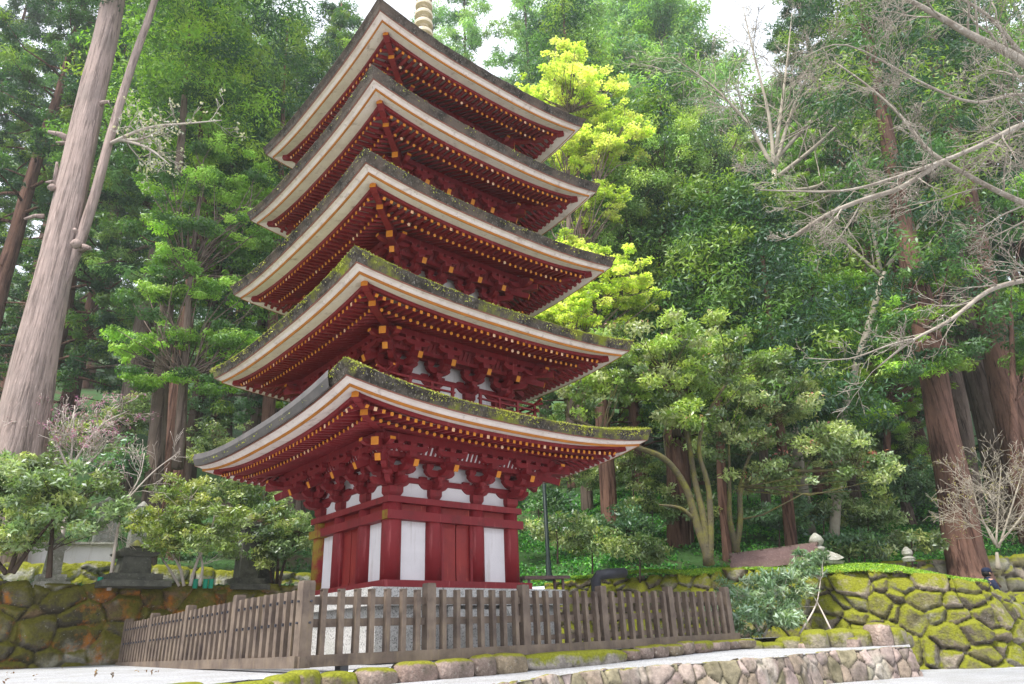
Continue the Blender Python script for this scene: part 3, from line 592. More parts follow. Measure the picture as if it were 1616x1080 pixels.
    for s in range(4):
        c_, s_2 = [(1, 0), (0, 1), (-1, 0), (0, -1)][s]
        tr = lambda p: (p[0] * c_ - p[1] * s_2, p[0] * s_2 + p[1] * c_, p[2])
        for row in (0, 1):
            rt = R - (.425 if row == 0 else .72); k = int((rt - .09) / sp)
            for q in range(-k, k + 1):
                x = (q + .0) * sp; t = abs(x) / R; dz = sg * t ** 2.6
                if row == 0:
                    rin = max(R - .84, abs(x) + .06); a = (x, -rin, zm - .235 + dz * .9 + (R - .84 - rin) * -.08); b = (x, -rt, zm - .292 + dz * LF)
                    if rin > rt - .03: continue
                else:
                    rin = max(bw + .05, abs(x) + .06); zi = zb + .83 + .03 - (zm - .315); f_ = (rt - rin) / (rt - bw - S3); b = (x, -rt, zm - .315 + dz * LF); a = (x, -rin, zm - .315 + zi * f_ + dz * LF * (1 - .6 * min(1, f_)))
                    if rin > rt - .05: continue
                single = i == 0 and (s == 0 or (s == 3 and row == 0 and q > k - 24 + 0))
                tgt = MB() if single else stuff
                em = 2 if rng.random() < .13 else 1
                if row == 0: tgt.beam(tr(a), tr(b), .05, .052, 0, em)
                else: tgt.tube([tr(a), tr(b)], .029, 8, 0, em)
                if single:
                    N_RAF[0] += 1
                    if N_RAF[0] <= 100: part(tgt, 'rafter', [RED, ORANGE, PALE_END], rf)
                    else:
                        if row == 0: stuff.beam(tr(a), tr(b), .05, .052, 0, em)
                        else: stuff.tube([tr(a), tr(b)], .029, 8, 0, em)
    part(stuff, 'rafters', [RED, ORANGE, PALE_END], rf, kind='stuff')
    # hip rafters
    for s in range(4):
        c_, s_2 = [(1, 0), (0, 1), (-1, 0), (0, -1)][s]
        tr = lambda p: (p[0] * c_ - p[1] * s_2, p[0] * s_2 + p[1] * c_, p[2])
        mb = MB(); r1 = R - .36; r2 = R - .66
        mb.beam(tr((-bw - .3, -bw - .3, zm - .16 + sg * .1)), tr((-r2 + .35, -r2 + .35, zm - .30 + sg * .55)), .11, .13)
        mb.beam(tr((-r2 + .35, -r2 + .35, zm - .30 + sg * .55)), tr((-r2, -r2, zm - .37 + sg * .82)), .108, .13, 0, 1)
        mb.beam(tr((-r2 + .4, -r2 + .4, zm - .24 + sg * .60)), tr((-r1 + .1, -r1 + .1, zm - .30 + sg * .86)), .10, .12)
        mb.beam(tr((-r1 + .1, -r1 + .1, zm - .30 + sg * .86)), tr((-r1, -r1, zm - .30 + sg * .97)), .098, .12, 0, 1)
        part(mb, 'hip_rafter', [RED, ORANGE], rf)
    # moss cushions along the edge
    if i < 4:
        rr = np.random.RandomState(60 + i); V_ = []; T_ = []
        N = [14000, 8000, 4000, 1800][i]
        for _ in range(N):
            s = rr.randint(0, 4) if rr.rand() < .2 else rr.choice([0, 3]); t = rr.uniform(-1, 1)
            den = .5 + .5 * math.sin(t * 9 + s * 2 + i) * math.sin(t * 23 + 1)
            if rr.rand() > .35 + .65 * den: continue
            d_ = abs(rr.normal(0, .16)); side = rr.rand() < .25 * den
            r_ = R - d_; z_ = zm + sg * abs(t) ** 2.6 + .22 * d_ + .004
            if side: r_ = R + .004; z_ = zm + sg * abs(t) ** 2.6 - rr.uniform(0, .12)
            if i == 0 and s == 3 and -.86 < -t * 1.0 < .9 and False: continue
            x, y = r_ * t, -r_; c_, s_2 = [(1, 0), (0, 1), (-1, 0), (0, -1)][s]
            V_.append((x * c_ - y * s_2, x * s_2 + y * c_, z_ + ZO)); T_.append((.30 + .2 * den, .32 + .2 * den, .05) if rr.rand() < .8 else (.3, .26, .12))
        V_ = np.array(V_); m_ = len(V_); off = rr.normal(0, 1, (m_, 3, 3)) * .0095; off[:, 2, 2] = abs(off[:, 2, 2]) + .006
        vv = (V_[:, None] + off).reshape(-1, 3)
        link('moss', np_mesh('moss', vv, np.arange(m_ * 3).reshape(-1, 3), LEAF, np.repeat(np.array(T_) * .85, 3, 0)), rf, kind='stuff')
    if i == 0:   # sheet metal laid over the left eave
        for q in range(7):
            mb = MB(); ta, tb = -.905 + q * 1.77 / 7, -.905 + (q + 1) * 1.77 / 7 - .002
            mb.ring([(R - .25, zm + .085, .9), (R + .02, zm + .03, 1), (R + .026, zm - .06, .95), (R - .02, zm - .15, LF), (R - .05, zm - .15, LF)], sg, n=8, sides=(3,), trange=(ta, tb))
            part(mb, 'metal_sheet', METAL, rf)
    # railing round the next storey
    if i < 4:
        hx = BWs[i + 1] + .50 - .05 * i; zt = zm + .82; pr = .03
        mb = MB(); mb.ring([(hx - .5, zm + .56), (hx + .03, zm + .56), (hx + .03, zm + .62), (hx - .5, zm + .62)]); part(mb, 'balcony_floor', RED)
        for s in range(4):
            mb = MB(); c_, s_2 = [(1, 0), (0, 1), (-1, 0), (0, -1)][s]
            gap = .24 if i == 0 else .0
            for sx in (-1, 1):
                e0 = sx * gap; e1 = sx * hx
                mb.tube([(e0, -hx, zt), (e1 * .9, -hx, zt), (e1, -hx, zt + .012), (e1 + sx * .20, -hx, zt + .07)], .024, 8, 0, 1)
                mb.box(((e0 + e1 + sx * .1) / 2, -hx, zt - .10), (abs(e1 - e0) + .1, .035, .028))
                for x in np.linspace(sx * (gap + .05), e1, 4 if i == 0 else 4): mb.box((x, -hx, (zt + zm + .62) / 2), (.045, .045, zt - zm - .62))
            part(mb, 'railing', [RED, ORANGE], rz=s * math.pi / 2)
# finial
mb = MB(); z0 = MID[4] + 1.25
mb.box((0, 0, z0 + .15), (.72, .72, .3)); mb.box((0, 0, z0 + .34), (.86, .86, .07)); mb.lathe((0, 0, z0 + .37), [(.34, 0), (.30, .14), (.16, .26), (.24, .32), (.34, .36), (.1, .38)], 20)
part(mb, 'finial_base', BRONZE)
mb = MB(); mb.lathe((0, 0, z0 + .7), [(.06, 0), (.06, 3.6), (.03, 4.2)], 10); part(mb, 'finial_shaft', BRONZE)
for k in range(9):
    mb = MB(); z = z0 + 1.0 + k * .30; r = .235 - .005 * k
    mb.lathe((0, 0, z), [(r - .02, -.04), (r, -.045), (r + .005, 0), (r, .05), (r - .05, .06), (r - .05, -.02)], 24)
    mb.lathe((0, 0, z), [(.10, -.07), (.12, -.02), (.10, .08), (.065, .12)], 12)
    for a in range(8): mb.beam((.08 * math.cos(a * .785), .08 * math.sin(a * .785), z), ((r - .03) * math.cos(a * .785), (r - .03) * math.sin(a * .785), z), .03, .05)
    part(mb, 'finial_ring', BRONZE)

# ------------------------------------------------------------------ fence
FN = empty('picket_fence', L2W(-3.0, -2.404, -.2), TH, label='weathered brown slatted wooden fence running round the foot of the pagoda', cat='fence')
fx0, fy0 = -3.0, -2.404
def fpart(mb, name, mats=FENCE): return mb.build(name, mats, FN, zoff=.2)
fxs = [0, 1.70, 3.32, 4.95, 6.63, 8.31]; fyl = [2.10, 4.15, 6.1, 7.87]
def dzx(x): return .045 * (x / 8.3) ** 2
def dzy(y): return -.07 * (y / 7.9) ** 1.5
def post(mb, x, y, zt, zb=-.2, w_=.13):
    mb.box((x, y, (zt - .02 + zb) / 2), (w_, w_, zt - .02 - zb)); mb.box((x, y, zt - .01), (w_ * .92, w_ * .92, .03), taper=1.08)
for k, x in enumerate(fxs):
    mb = MB(); post(mb, x, 0, .71 + dzx(x), w_=.15 if k == 0 else .13)
    if k == 0:
        for z in (.49, .26): mb.tube([(-.072, .0, z), (-.10, .0, z)], .014, 6, 1); mb.tube([(.03, -.072, z), (.03, -.10, z)], .014, 6, 1)
    fpart(mb, 'post', [FENCE, PIPE])
for y in fyl:
    mb = MB(); post(mb, 0, y, .70 + dzy(y)); fpart(mb, 'post')
for a, b in zip(fxs[:-1], fxs[1:]):
    n = 7; step = (b - a) / (n + 1)
    for q in range(n):
        x = a + (q + 1) * step + rng.uniform(-.012, .012); mb = MB(); zt = .625 + dzx(x) + rng.uniform(-.006, .006)
        le = rng.uniform(-.008, .008)
        mb.beam((x, -.035, -.09 + dzx(x)), (x + le, -.035, zt), .085, .06); mb.box((x + le, -.035, zt + .004), (.08, .056, .012), taper=1.05); fpart(mb, 'picket')
    for z in (.50, .255):
        mb = MB(); mb.beam((a + .065, .02, z + dzx(a)), (b - .065, .02, z + dzx(b)), .05, .09); fpart(mb, 'rail')
    if a > 3:
        mb = MB(); mb.beam((a + .065, .02, .0 + dzx(a)), (b - .065, .02, .0 + dzx(b)), .05, .07); fpart(mb, 'rail')
for a, b in zip([0] + fyl[:-1], fyl):
    n = 9; step = (b - a) / (n + 1)
    for q in range(n):
        y = a + (q + 1) * step; mb = MB(); zt = .615 + dzy(y) + rng.uniform(-.006, .006)
        mb.box((-.035, y, (zt - .09 + dzy(y)) / 2), (.06, .085, zt + .09 - dzy(y))); mb.box((-.035, y, zt + .004), (.056, .08, .012), taper=1.05); fpart(mb, 'picket')
    for z in (.50, .255):
        mb = MB(); mb.beam((.02, a + .065, z + dzy(a)), (.02, b - .065, z + dzy(b)), .05, .09); 
        for q in range(n):
            y = a + (q + 1) * step; mb.box((-.075, y - .012, z + dzy(y)), (.025, .02, .035), 1)
        fpart(mb, 'rail', [FENCE, PIPE])
mb = MB(); mb.beam((-.12, -.02, -.145), (4.1, -.02, -.14), .13, .125); fpart(mb, 'ground_beam')
mb = MB(); mb.beam((4.105, -.02, -.14), (8.5, -.02, -.10), .13, .125); fpart(mb, 'ground_beam')
mb = MB(); mb.beam((-.02, -.14, -.15), (-.02, 8.0, -.19), .126, .12); fpart(mb, 'ground_beam')
for k in range(9):
    mb = MB(); mb.box((.5 + k * .98, 0, -.25), (.1, .14, .10)); fpart(mb, 'footing', PIPE)
# the far two runs, glimpsed past the pagoda
mb = MB(); mb.beam((8.31, .1, .50), (8.31, 7.8, .48), .05, .09); fpart(mb, 'rail')

# ------------------------------------------------------------------ foliage
def leaves(cen, rad, cnt, L, Wd, tone, seed, mode='broad', jit=.25, shell=.5, droop=0.):
    """leaf-sized faces filled through ellipsoidal clumps. cen (k,3) rad (k,3) cnt per clump; tone (k,3)"""
    r = np.random.RandomState(seed); k = len(cen); cnt = np.broadcast_to(cnt, (k,)); I = np.repeat(np.arange(k), cnt); n = len(I)
    d = r.normal(size=(n, 3)); d /= np.linalg.norm(d, axis=1)[:, None]; rr = r.uniform(0, 1, n) ** shell
    pos = cen[I] + d * rr[:, None] * rad[I]
    if mode == 'broad':
        nrm = r.normal(size=(n, 3)) * .6 + np.array((0, 0, .8)) + d * .6
        ax = r.normal(size=(n, 3)) + d * .8
    elif mode == 'flat':
        nrm = r.normal(size=(n, 3)) * .35 + np.array((0, 0, 1.)); ax = r.normal(size=(n, 3)) + d
    else:
        nrm = r.normal(size=(n, 3)) * .5 + d * .75 + np.array((0, 0, .45)); ax = d * .6 + r.normal(size=(n, 3)) * .8 + np.array((0, 0, -droop))
        ax = ax - nrm * (ax * nrm).sum(1)[:, None] / (nrm * nrm).sum(1)[:, None]
    ax -= 0; nrm /= np.linalg.norm(nrm, axis=1)[:, None]; ax /= np.linalg.norm(ax, axis=1)[:, None]
    sd = np.cross(nrm, ax); sd /= np.linalg.norm(sd, axis=1)[:, None] + 1e-6
    l = L * r.uniform(.65, 1.3, n)[:, None]; w_ = Wd * r.uniform(.7, 1.25, n)[:, None]
    a = pos - ax * l * .5; b = pos + ax * l * .5; m = pos + ax * l * .06
    up = np.cross(ax, sd) * (w_ * .22)
    v = np.stack([a, m + sd * w_ * .5 + up, b, m - sd * w_ * .5 + up], 1).reshape(-1, 3)
    t = tone[I] * (1 + r.uniform(-jit, jit, (n, 1)) + r.uniform(-.06, .06, (n, 3)))
    t = np.repeat(np.clip(t, .004, .9), 4, 0)
    return v, np.arange(n * 4).reshape(-1, 4), t
def crown_mesh(name, parts_, mat):
    V_, F, T = [], [], []; o = 0
    for v, f, t in parts_: V_.append(v); F.append(f + o); T.append(t); o += len(v)
    return np_mesh(name, np.concatenate(V_), np.concatenate(F), mat, np.concatenate(T))
def pal(r, cols, k, jit=.18):
    c = np.array(cols)[r.randint(0, len(cols), k)]; return np.clip(c * r.uniform(1 - jit, 1 + jit, (k, 1)), 0, 1)
CED = [(.04, .105, .035), (.065, .15, .035), (.03, .08, .033), (.11, .21, .035), (.20, .30, .04)]
CEDL = [(.20, .36, .04), (.27, .45, .05), (.13, .26, .035), (.34, .48, .06), (.06, .14, .03)]
CEDB = [(.18, .33, .12), (.24, .41, .14), (.34, .49, .16), (.10, .21, .09)]  # brightened tones: misty glow of the far slope put into the leaf colour
# cedar kinds: crown starts at st of the height; nominal height 30
def cedar_meshes(seed, H=30, st=.3, Rm=3.6, nb=75, cols=CED, trm=TR_RED, r0=.45, cl=.52, per=70, L=.22, Wd=.06, bare=10, pw=.75):
    r = np.random.RandomState(seed); mb = MB()
    hs = np.linspace(-1.2, H, 16); wob = np.cumsum(r.normal(0, .05, (16, 2)), 0)
    rad = r0 * (1 - .93 * np.clip(hs / H, 0, 1)) + r0 * .5 * np.exp(-np.clip(hs, 0, 99) / .7); rad[-1] = .03
    pts = np.column_stack([wob, hs]); mb.tube(pts, rad, 14)
    C, R3 = [], []
    for b in range(nb + bare):
        if b < nb: f = (b + r.uniform(0, 1)) / nb; h = H * (st + (1 - st) * f * .985); L_ = Rm * ((1 - f) ** pw * .9 + .12) * r.uniform(.65, 1.15); th = b * 2.4 + r.uniform(-.5, .5)
        else: h = H * st * r.uniform(.35, 1); L_ = Rm * r.uniform(.2, .6); th = r.uniform(0, 6.28)
        o = np.array((np.interp(h, hs, wob[:, 0]), np.interp(h, hs, wob[:, 1]), h)); dr = r.uniform(-.25, .15)
        q = np.array([0, .3, .6, 1.]); up = np.array([0, .02, -.02, .10]) * L_ + dr * q * L_ * .7
        bp = o + np.column_stack([np.cos(th + r.uniform(-.1, .1, 4)) * q * L_, np.sin(th + r.uniform(-.1, .1, 4)) * q * L_, up])
        rb = max(.018, .05 * L_ / 2.2); mb.tube(bp, [rb, rb * .7, rb * .45, rb * .15], 5)
        if b >= nb: continue
        for q_ in ([.5, .8, 1.05] if L_ > 1.3 else [.7, 1.05]):
            c = o + np.array((math.cos(th) * q_ * L_, math.sin(th) * q_ * L_, np.interp(q_, q, up)))
            for _ in range(2):
                C.append(c + r.normal(0, .30, 3) * (1, 1, .6)); s_ = cl * r.uniform(.6, 1.2); R3.append((s_, s_, s_ * .55))
    C = np.array(C); R3 = np.array(R3); tn = pal(r, cols, len(C), .3)
    cm = crown_mesh('crown', [leaves(C, R3, int(per * 1.5), L, Wd, tn, seed + 1, 'spray', droop=.5)], LEAF)
    return mb.mesh('trunk', [trm], smooth=True), cm
CEDK = {
 'tall': cedar_meshes(1, st=.40, Rm=4.0, nb=62, cols=CED, per=105),
 'tall2': cedar_meshes(2, st=.36, Rm=4.2, cols=CEDB, nb=80, per=100, trm=TR_GREY),
 'full': cedar_meshes(3, st=.10, Rm=4.4, cols=CED, nb=110, per=95),
 'light': cedar_meshes(4, st=.16, Rm=4.0, cols=CEDL, nb=95, per=105, trm=TR_GREY),
 'thin': cedar_meshes(5, st=.30, Rm=3.2, cols=CEDB, nb=46, per=80, trm=TR_DARK, r0=.32),
 'hill': cedar_meshes(6, H=24, st=.22, Rm=4.6, cols=CEDB + CEDL[:2], nb=80, per=120, cl=.85, L=.27, trm=TR_GREY),
}
first_use = {}
def plant(kind, name, base, H0, H, label, cat, group, rz=0, lean=(0, 0), wide=1.0):
    tm, cm = CEDK[kind]; e = empty(name, base, 0, label=label, cat=cat, group=group)
    s_ = H / H0; e.scale = (s_ * wide, s_ * wide, s_); e.rotation_euler = (lean[0], lean[1], rz)
    if kind not in first_use:
        a = link('trunk', tm, e); b = link('crown', cm, e); first_use[kind] = (a, b)
    else:
        for c in first_use[kind]:
            d = c.copy(); COL.objects.link(d); d.parent = e
    return e
# px of the base, its row, distance, height, kind
FOREST = [
 (-60, 700, 25, 29, 'tall', 'left frame edge'), (60, 640, 33, 33, 'full', ''), (205, 690, 30, 33, 'tall2', ''), (262, 735, 25, 27, 'tall', ''), (300, 720, 28.5, 30, 'thin', ''),
 (120, 600, 42, 34, 'full', ''), (400, 640, 36, 33, 'light', ''), (470, 640, 31, 31, 'tall', ''), (355, 600, 46, 36, 'tall', ''), (10, 620, 44, 34, 'tall', ''), (440, 600, 50, 34, 'full', ''),
 (540, 640, 38, 34, 'light', ''), (230, 560, 52, 36, 'full', ''), (620, 600, 46, 31, 'tall2', ''), (-150, 640, 34, 32, 'full', ''), (520, 560, 56, 34, 'full', ''),
 (150, 560, 60, 34, 'full', ''), (330, 560, 62, 34, 'full', ''),(20, 560, 62, 34, 'full', ''),
 (735, 560, 38, 38, 'thin', ''), (860, 560, 37, 37, 'thin', ''), (690, 560, 48, 43, 'thin', ''), (1140, 600, 42, 39, 'hill', ''), (1215, 600, 47, 28, 'hill', ''), (905, 560, 44, 38, 'hill', ''), (985, 600, 40, 36, 'hill', ''), (1065, 580, 45, 42, 'hill', ''), (1010, 700, 31, 20, 'full', ''),
 (800, 600, 52, 26, 'hill', ''), (1120, 600, 48, 27, 'hill', ''), (1190, 640, 38, 14, 'light', ''), (1280, 620, 44, 17, 'hill', ''), (1240, 690, 29, 14, 'light', ''), (1330, 690, 28, 15.5, 'light', ''),
 (1335, 640, 40, 28, 'hill', ''), (1430, 640, 34, 34, 'full', ''), (1480, 600, 42, 32, 'tall', ''), (1560, 640, 38, 31, 'full', ''), (1640, 640, 32, 30, 'tall', ''), (1700, 640, 28, 30, 'full', ''),
 (1400, 560, 52, 31, 'hill', ''), (1560, 560, 54, 33, 'full', ''), (1410, 720, 27, 13, 'light', ''), (1470, 600, 60, 36, 'full', ''), (1340, 560, 60, 20, 'full', ''), (1650, 560, 50, 33, 'full', ''),
 (1100, 720, 33, 17, 'full', ''), (900, 700, 34, 18, 'full', ''), (1290, 700, 33, 15, 'full', ''), (1380, 640, 31, 21, 'light', ''),
]
KW = {'tall': 'bare trunked cedar', 'tall2': 'blue green cedar', 'full': 'dark full cedar', 'light': 'yellow green cedar', 'thin': 'thin dark stemmed cedar', 'hill': 'pale hazy conifer'}
def where(px, y):
    side = 'beyond the left terrace' if px < 500 else ('high behind the pagoda' if px < 760 else ('on the slope right of the pagoda' if px < 1200 else 'on the far right slope'))
    return side
cnt_l = {}
for (px, row, y, H, kind, _) in FOREST:
    p = P(px, row, y); g = gz(p.x, y); k = (KW[kind], where(px, y)); cnt_l.setdefault(k, []).append((px, y))
for n_, (px, row, y, H, kind, _) in enumerate(FOREST):
    p = P(px, row, y); g = gz(p.x, y); k = (KW[kind], where(px, y)); mates = sorted(cnt_l[k]); i = mates.index((px, y)); m = len(mates)
    lab = KW[kind] + ' ' + where(px, y)
    if m > 1: lab = ['leftmost', 'second', 'third', 'fourth', 'fifth', 'sixth', 'seventh', 'eighth'][i] + (' ' if i == 0 else ' from the left ') + lab if i < m - 1 else 'rightmost ' + lab
    plant(kind, 'cedar_tree', (p.x, y, g - .2), 24 if kind == 'hill' else 30, H, lab, 'tree', 'conifers of the forest behind the pagoda', rz=rng.uniform(0, 6.28), lean=(rng.uniform(-.02, .02), rng.uniform(-.02, .02)))

# ------------------------------------------------------------------ near trunks whose crowns are above the frame
def polytrunk(mb, pts, rads, n=16, seed=0, flare=0, sub=5):
    pts = np.array(pts, float); t = np.arange(len(pts)); tt = np.linspace(0, len(pts) - 1, (len(pts) - 1) * sub + 1)
    p = np.column_stack([np.interp(tt, t, pts[:, i]) for i in range(3)]); r_ = np.interp(tt, t, rads)
    k = np.array([.25, .5, .25]); q = p.copy()
    for _ in range(3): q[1:-1] = .25 * q[:-2] + .5 * q[1:-1] + .25 * q[2:]
    s0 = mb.n; mb.tube(q, r_, n)
    v = mb.v[-1]; ax = np.repeat(q, n, 0); d = v - ax; a = np.tile(np.arange(n), len(q)) * 2 * np.pi / n; h = np.repeat(np.arange(len(q)), n)
    rr = np.random.RandomState(seed); ph = rr.uniform(0, 6, 4)
    lob = 1 + .05 * np.sin(3 * a + ph[0] + h * .15) + .035 * np.sin(5 * a + ph[1] - h * .2) + .02 * np.sin(9 * a + ph[2] + h * .3)
    fl = flare * np.exp(-h / (sub * .35)) * (1 + .35 * np.sin(4 * a + ph[3]))
    mb.v[-1] = ax + d * (lob + fl)[:, None]
def crown_top(name_cl, seed, cx, cy, z0, z1, R, e, cols=CED, n=60, base=(0, 0, 0)):
    r = np.random.RandomState(seed); C = []; R3 = []
    n = int(n * 2.6)
    for i in range(n):
        f = (i + .5) / n; th = i * 2.4; L_ = R * (1 - f * .75) * r.uniform(.3, 1.05)
        C.append((cx - base[0] + math.cos(th) * L_, cy - base[1] + math.sin(th) * L_, z0 + (z1 - z0) * f - base[2])); s_ = r.uniform(.55, 1.0); R3.append((s_, s_, s_ * .5))
    C = np.array(C); R3 = np.array(R3)
    link('crown', crown_mesh('crown', [leaves(C, R3, 130, .22, .06, pal(r, cols, len(C)), seed, 'spray', droop=.3)], LEAF), e)

def pt(px, py, y): p = P(px, py, y); return (p.x, p.y, p.z)
# the giant pale trunk on the left, forked
base = np.array(pt(22, 770, 16.5)); base[2] = 1.2
g = empty('giant_cedar', base, label='huge pale pinkish forked cedar trunk rising at the far left', cat='tree')
A = lambda px, py, y=16.5: np.array(pt(px, py, y)) - base
mb = MB()
polytrunk(mb, [A(15, 800) * (1, 1, 0) + (0, 0, -.3), A(30, 700), A(56, 560), A(93, 400), A(125, 250), A(150, 130), A(168, 50), A(188, -60), A(210, -300)], [.66, .56, .48, .42, .39, .36, .34, .32, .25], 24, 3, .10, sub=8)
polytrunk(mb, [A(80, 500), A(120, 400), A(150, 310), A(170, 230), A(190, 160), A(212, 90), A(238, 20), A(275, -100)], [.10, .15, .13, .12, .115, .11, .10, .08], 14, 5, 0)
for (a, b, r1) in [((70, 342), (38, 346), .06), ((112, 222), (76, 208), .09), ((112, 230), (88, 225), .05), ((86, 300), (90, 256), .07), ((92, 292), (72, 288), .06), ((124, 395), (142, 392), .10), ((118, 375), (118, 362), .10), ((128, 165), (132, 120), .08), ((150, 170), (172, 160), .07), ((165, 30), (160, -10), .08), ((172, 20), (176, -20), .10)]:
    a, b = A(*a), A(*b, 16.3); m = (a + b) / 2 + (0, 0, .06); mb.tube([a, m, b], [r1 * 1.3, r1, r1 * .5], 7)
for q in [(82, 296, .11), (120, 385, .14)]:
    a = A(q[0], q[1], 16.15); mb.lathe(a - (0, 0, q[2]), [(q[2] * .3, 0), (q[2] * .95, q[2] * .5), (q[2], q[2]), (q[2] * .7, q[2] * 1.6), (q[2] * .2, q[2] * 2)], 10)
mb.build('trunk', TR_GIANT, g, smooth=True)
crown_top('c', 5, base[0] + 1.6, 16.5, 19, 29, 4.2, g, n=70, base=base)

def trunk_tree(px0, row0, y, px1, row1, d0, d1, mat, label, H=26, seed=0, crown=None, name='cedar_tree', extra=(), wob=.04):
    p0 = np.array(pt(px0, row0, y)); g_ = gz(p0[0], y); p1 = np.array(pt(px1, row1, y)); b = np.array((p0[0], y, min(g_, p0[2]) - .05))
    e = empty(name, b, label=label, cat='tree', group='large trunks standing on the slope'); mb = MB()
    dirv = (p1 - p0) / (p1[2] - p0[2]); r = np.random.RandomState(seed)
    zs = np.array([z for z in (-.6, 0, .8, 2, 4, 7, 11, 16, 21) if z < H - 1.5] + [H]); zr = p0[2] - b[2]
    pts = [dirv * (z) + (p0 - b) * (1, 1, 0) + np.r_[r.normal(0, wob, 2), 0] * (z > 1) for z in zs]
    k = p1[2] - p0[2]; rad = [max(.04, (d0 + (d1 - d0) * z / k) / 2) if d0 + (d1 - d0) * z / k > 0 else .04 for z in zs]; rad = [max(x, d0 * .5 * (1 - z / H * .92)) if z > k else x for x, z in zip(rad, zs)]
    polytrunk(mb, pts, rad, 18, seed, .28)
    mb.build('trunk', mat, e, smooth=True)
    if crown: crown_top('c', seed, b[0] + dirv[0] * H * .7, y + dirv[1] * H * .7, b[2] + H * crown[0], b[2] + H, crown[1], e, n=crown[2], base=b, cols=crown[3] if len(crown) > 3 else CED)
    return e
trunk_tree(1522, 872, 20.5, 1470, 600, 1.02, .74, TR_RED, 'red brown cedar trunk with a flared mossy foot on the green bank', seed=1, crown=(.25, 4.2, 90))
trunk_tree(1602, 735, 23.5, 1520, 350, 1.1, .85, TR_RED, 'tall reddish cedar trunk leaning in from the right frame edge', seed=2, crown=(.55, 4.5, 60), H=30)
trunk_tree(1568, 725, 25.5, 1530, 560, 1.25, 1.05, TR_GREY, 'broad grey brown cedar trunk between two redder trunks at right', seed=3, crown=(.5, 4.5, 60), H=30)
trunk_tree(1512, 725, 27.5, 1494, 600, .75, .65, TR_GREY, 'slimmer cedar trunk left of the broad grey brown one', seed=4, crown=(.4, 3.5, 50))
trunk_tree(1592, 722, 24.6, 1545, 480, .5, .42, TR_DARK, 'narrow dark trunk squeezed between the two big right trunks', seed=14, crown=(.5, 3, 30))
trunk_tree(1640, 700, 27, 1600, 350, .9, .7, TR_RED, 'rightmost cedar trunk cut by the frame edge', seed=5, crown=(.5, 4.5, 50), H=30)
trunk_tree(960, 792, 25, 944, 620, .62, .52, TR_RED, 'red brown cedar trunk just right of the lowest roof tip', seed=6, crown=(.22, 3.6, 60))
trunk_tree(925, 780, 29, 915, 600, .5, .45, TR_GREY, 'greyish trunk close left of the red brown one by the roof tip', seed=7, crown=(.22, 3.6, 60))
trunk_tree(1069, 826, 23, 1060, 640, .85, .70, TR_RED, 'thick dark red trunk behind the mossy stemmed tree', seed=8, H=18, crown=(.3, 3.2, 60))
trunk_tree(1143, 850, 21.5, 1130, 620, .30, .24, TR_RED, 'slim reddish trunk left of the little wooden roof', seed=9, crown=(.30, 3, 50), H=13)
trunk_tree(1246, 862, 20.5, 1225, 640, .36, .26, TR_RED, 'slim brown trunk leaning above the little wooden roof', seed=10, crown=(.30, 3, 50), H=13)
trunk_tree(1208, 820, 25, 1200, 640, .35, .3, TR_GREY, 'slim grey trunk further back between the two slim red ones', seed=11, crown=(.30, 3, 50), H=14)
trunk_tree(252, 770, 21, 268, 560, .62, .50, TR_GREY, 'grey cedar trunk rising behind the round clipped bush', seed=12, crown=(.62, 4.0, 70, CEDL), H=25)
trunk_tree(290, 760, 23, 302, 560, .42, .34, TR_RED, 'slim red brown trunk right of the grey one behind the bush', seed=13, crown=(.6, 3.5, 50), H=26)
trunk_tree(372, 700, 30, 372, 560, .5, .45, TR_GREY, 'trunk seen under the left end of the second roof', seed=15, crown=(.22, 3.6, 60))
trunk_tree(432, 690, 26, 436, 600, .6, .5, TR_RED, 'brown trunk showing between the two lowest left eaves', seed=16, crown=(.22, 3.6, 60))
trunk_tree(480, 660, 30, 480, 560, .9, .8, TR_GREY, 'dark cedar trunk hidden behind the pagoda left side', seed=17, crown=(.5, 4, 50))

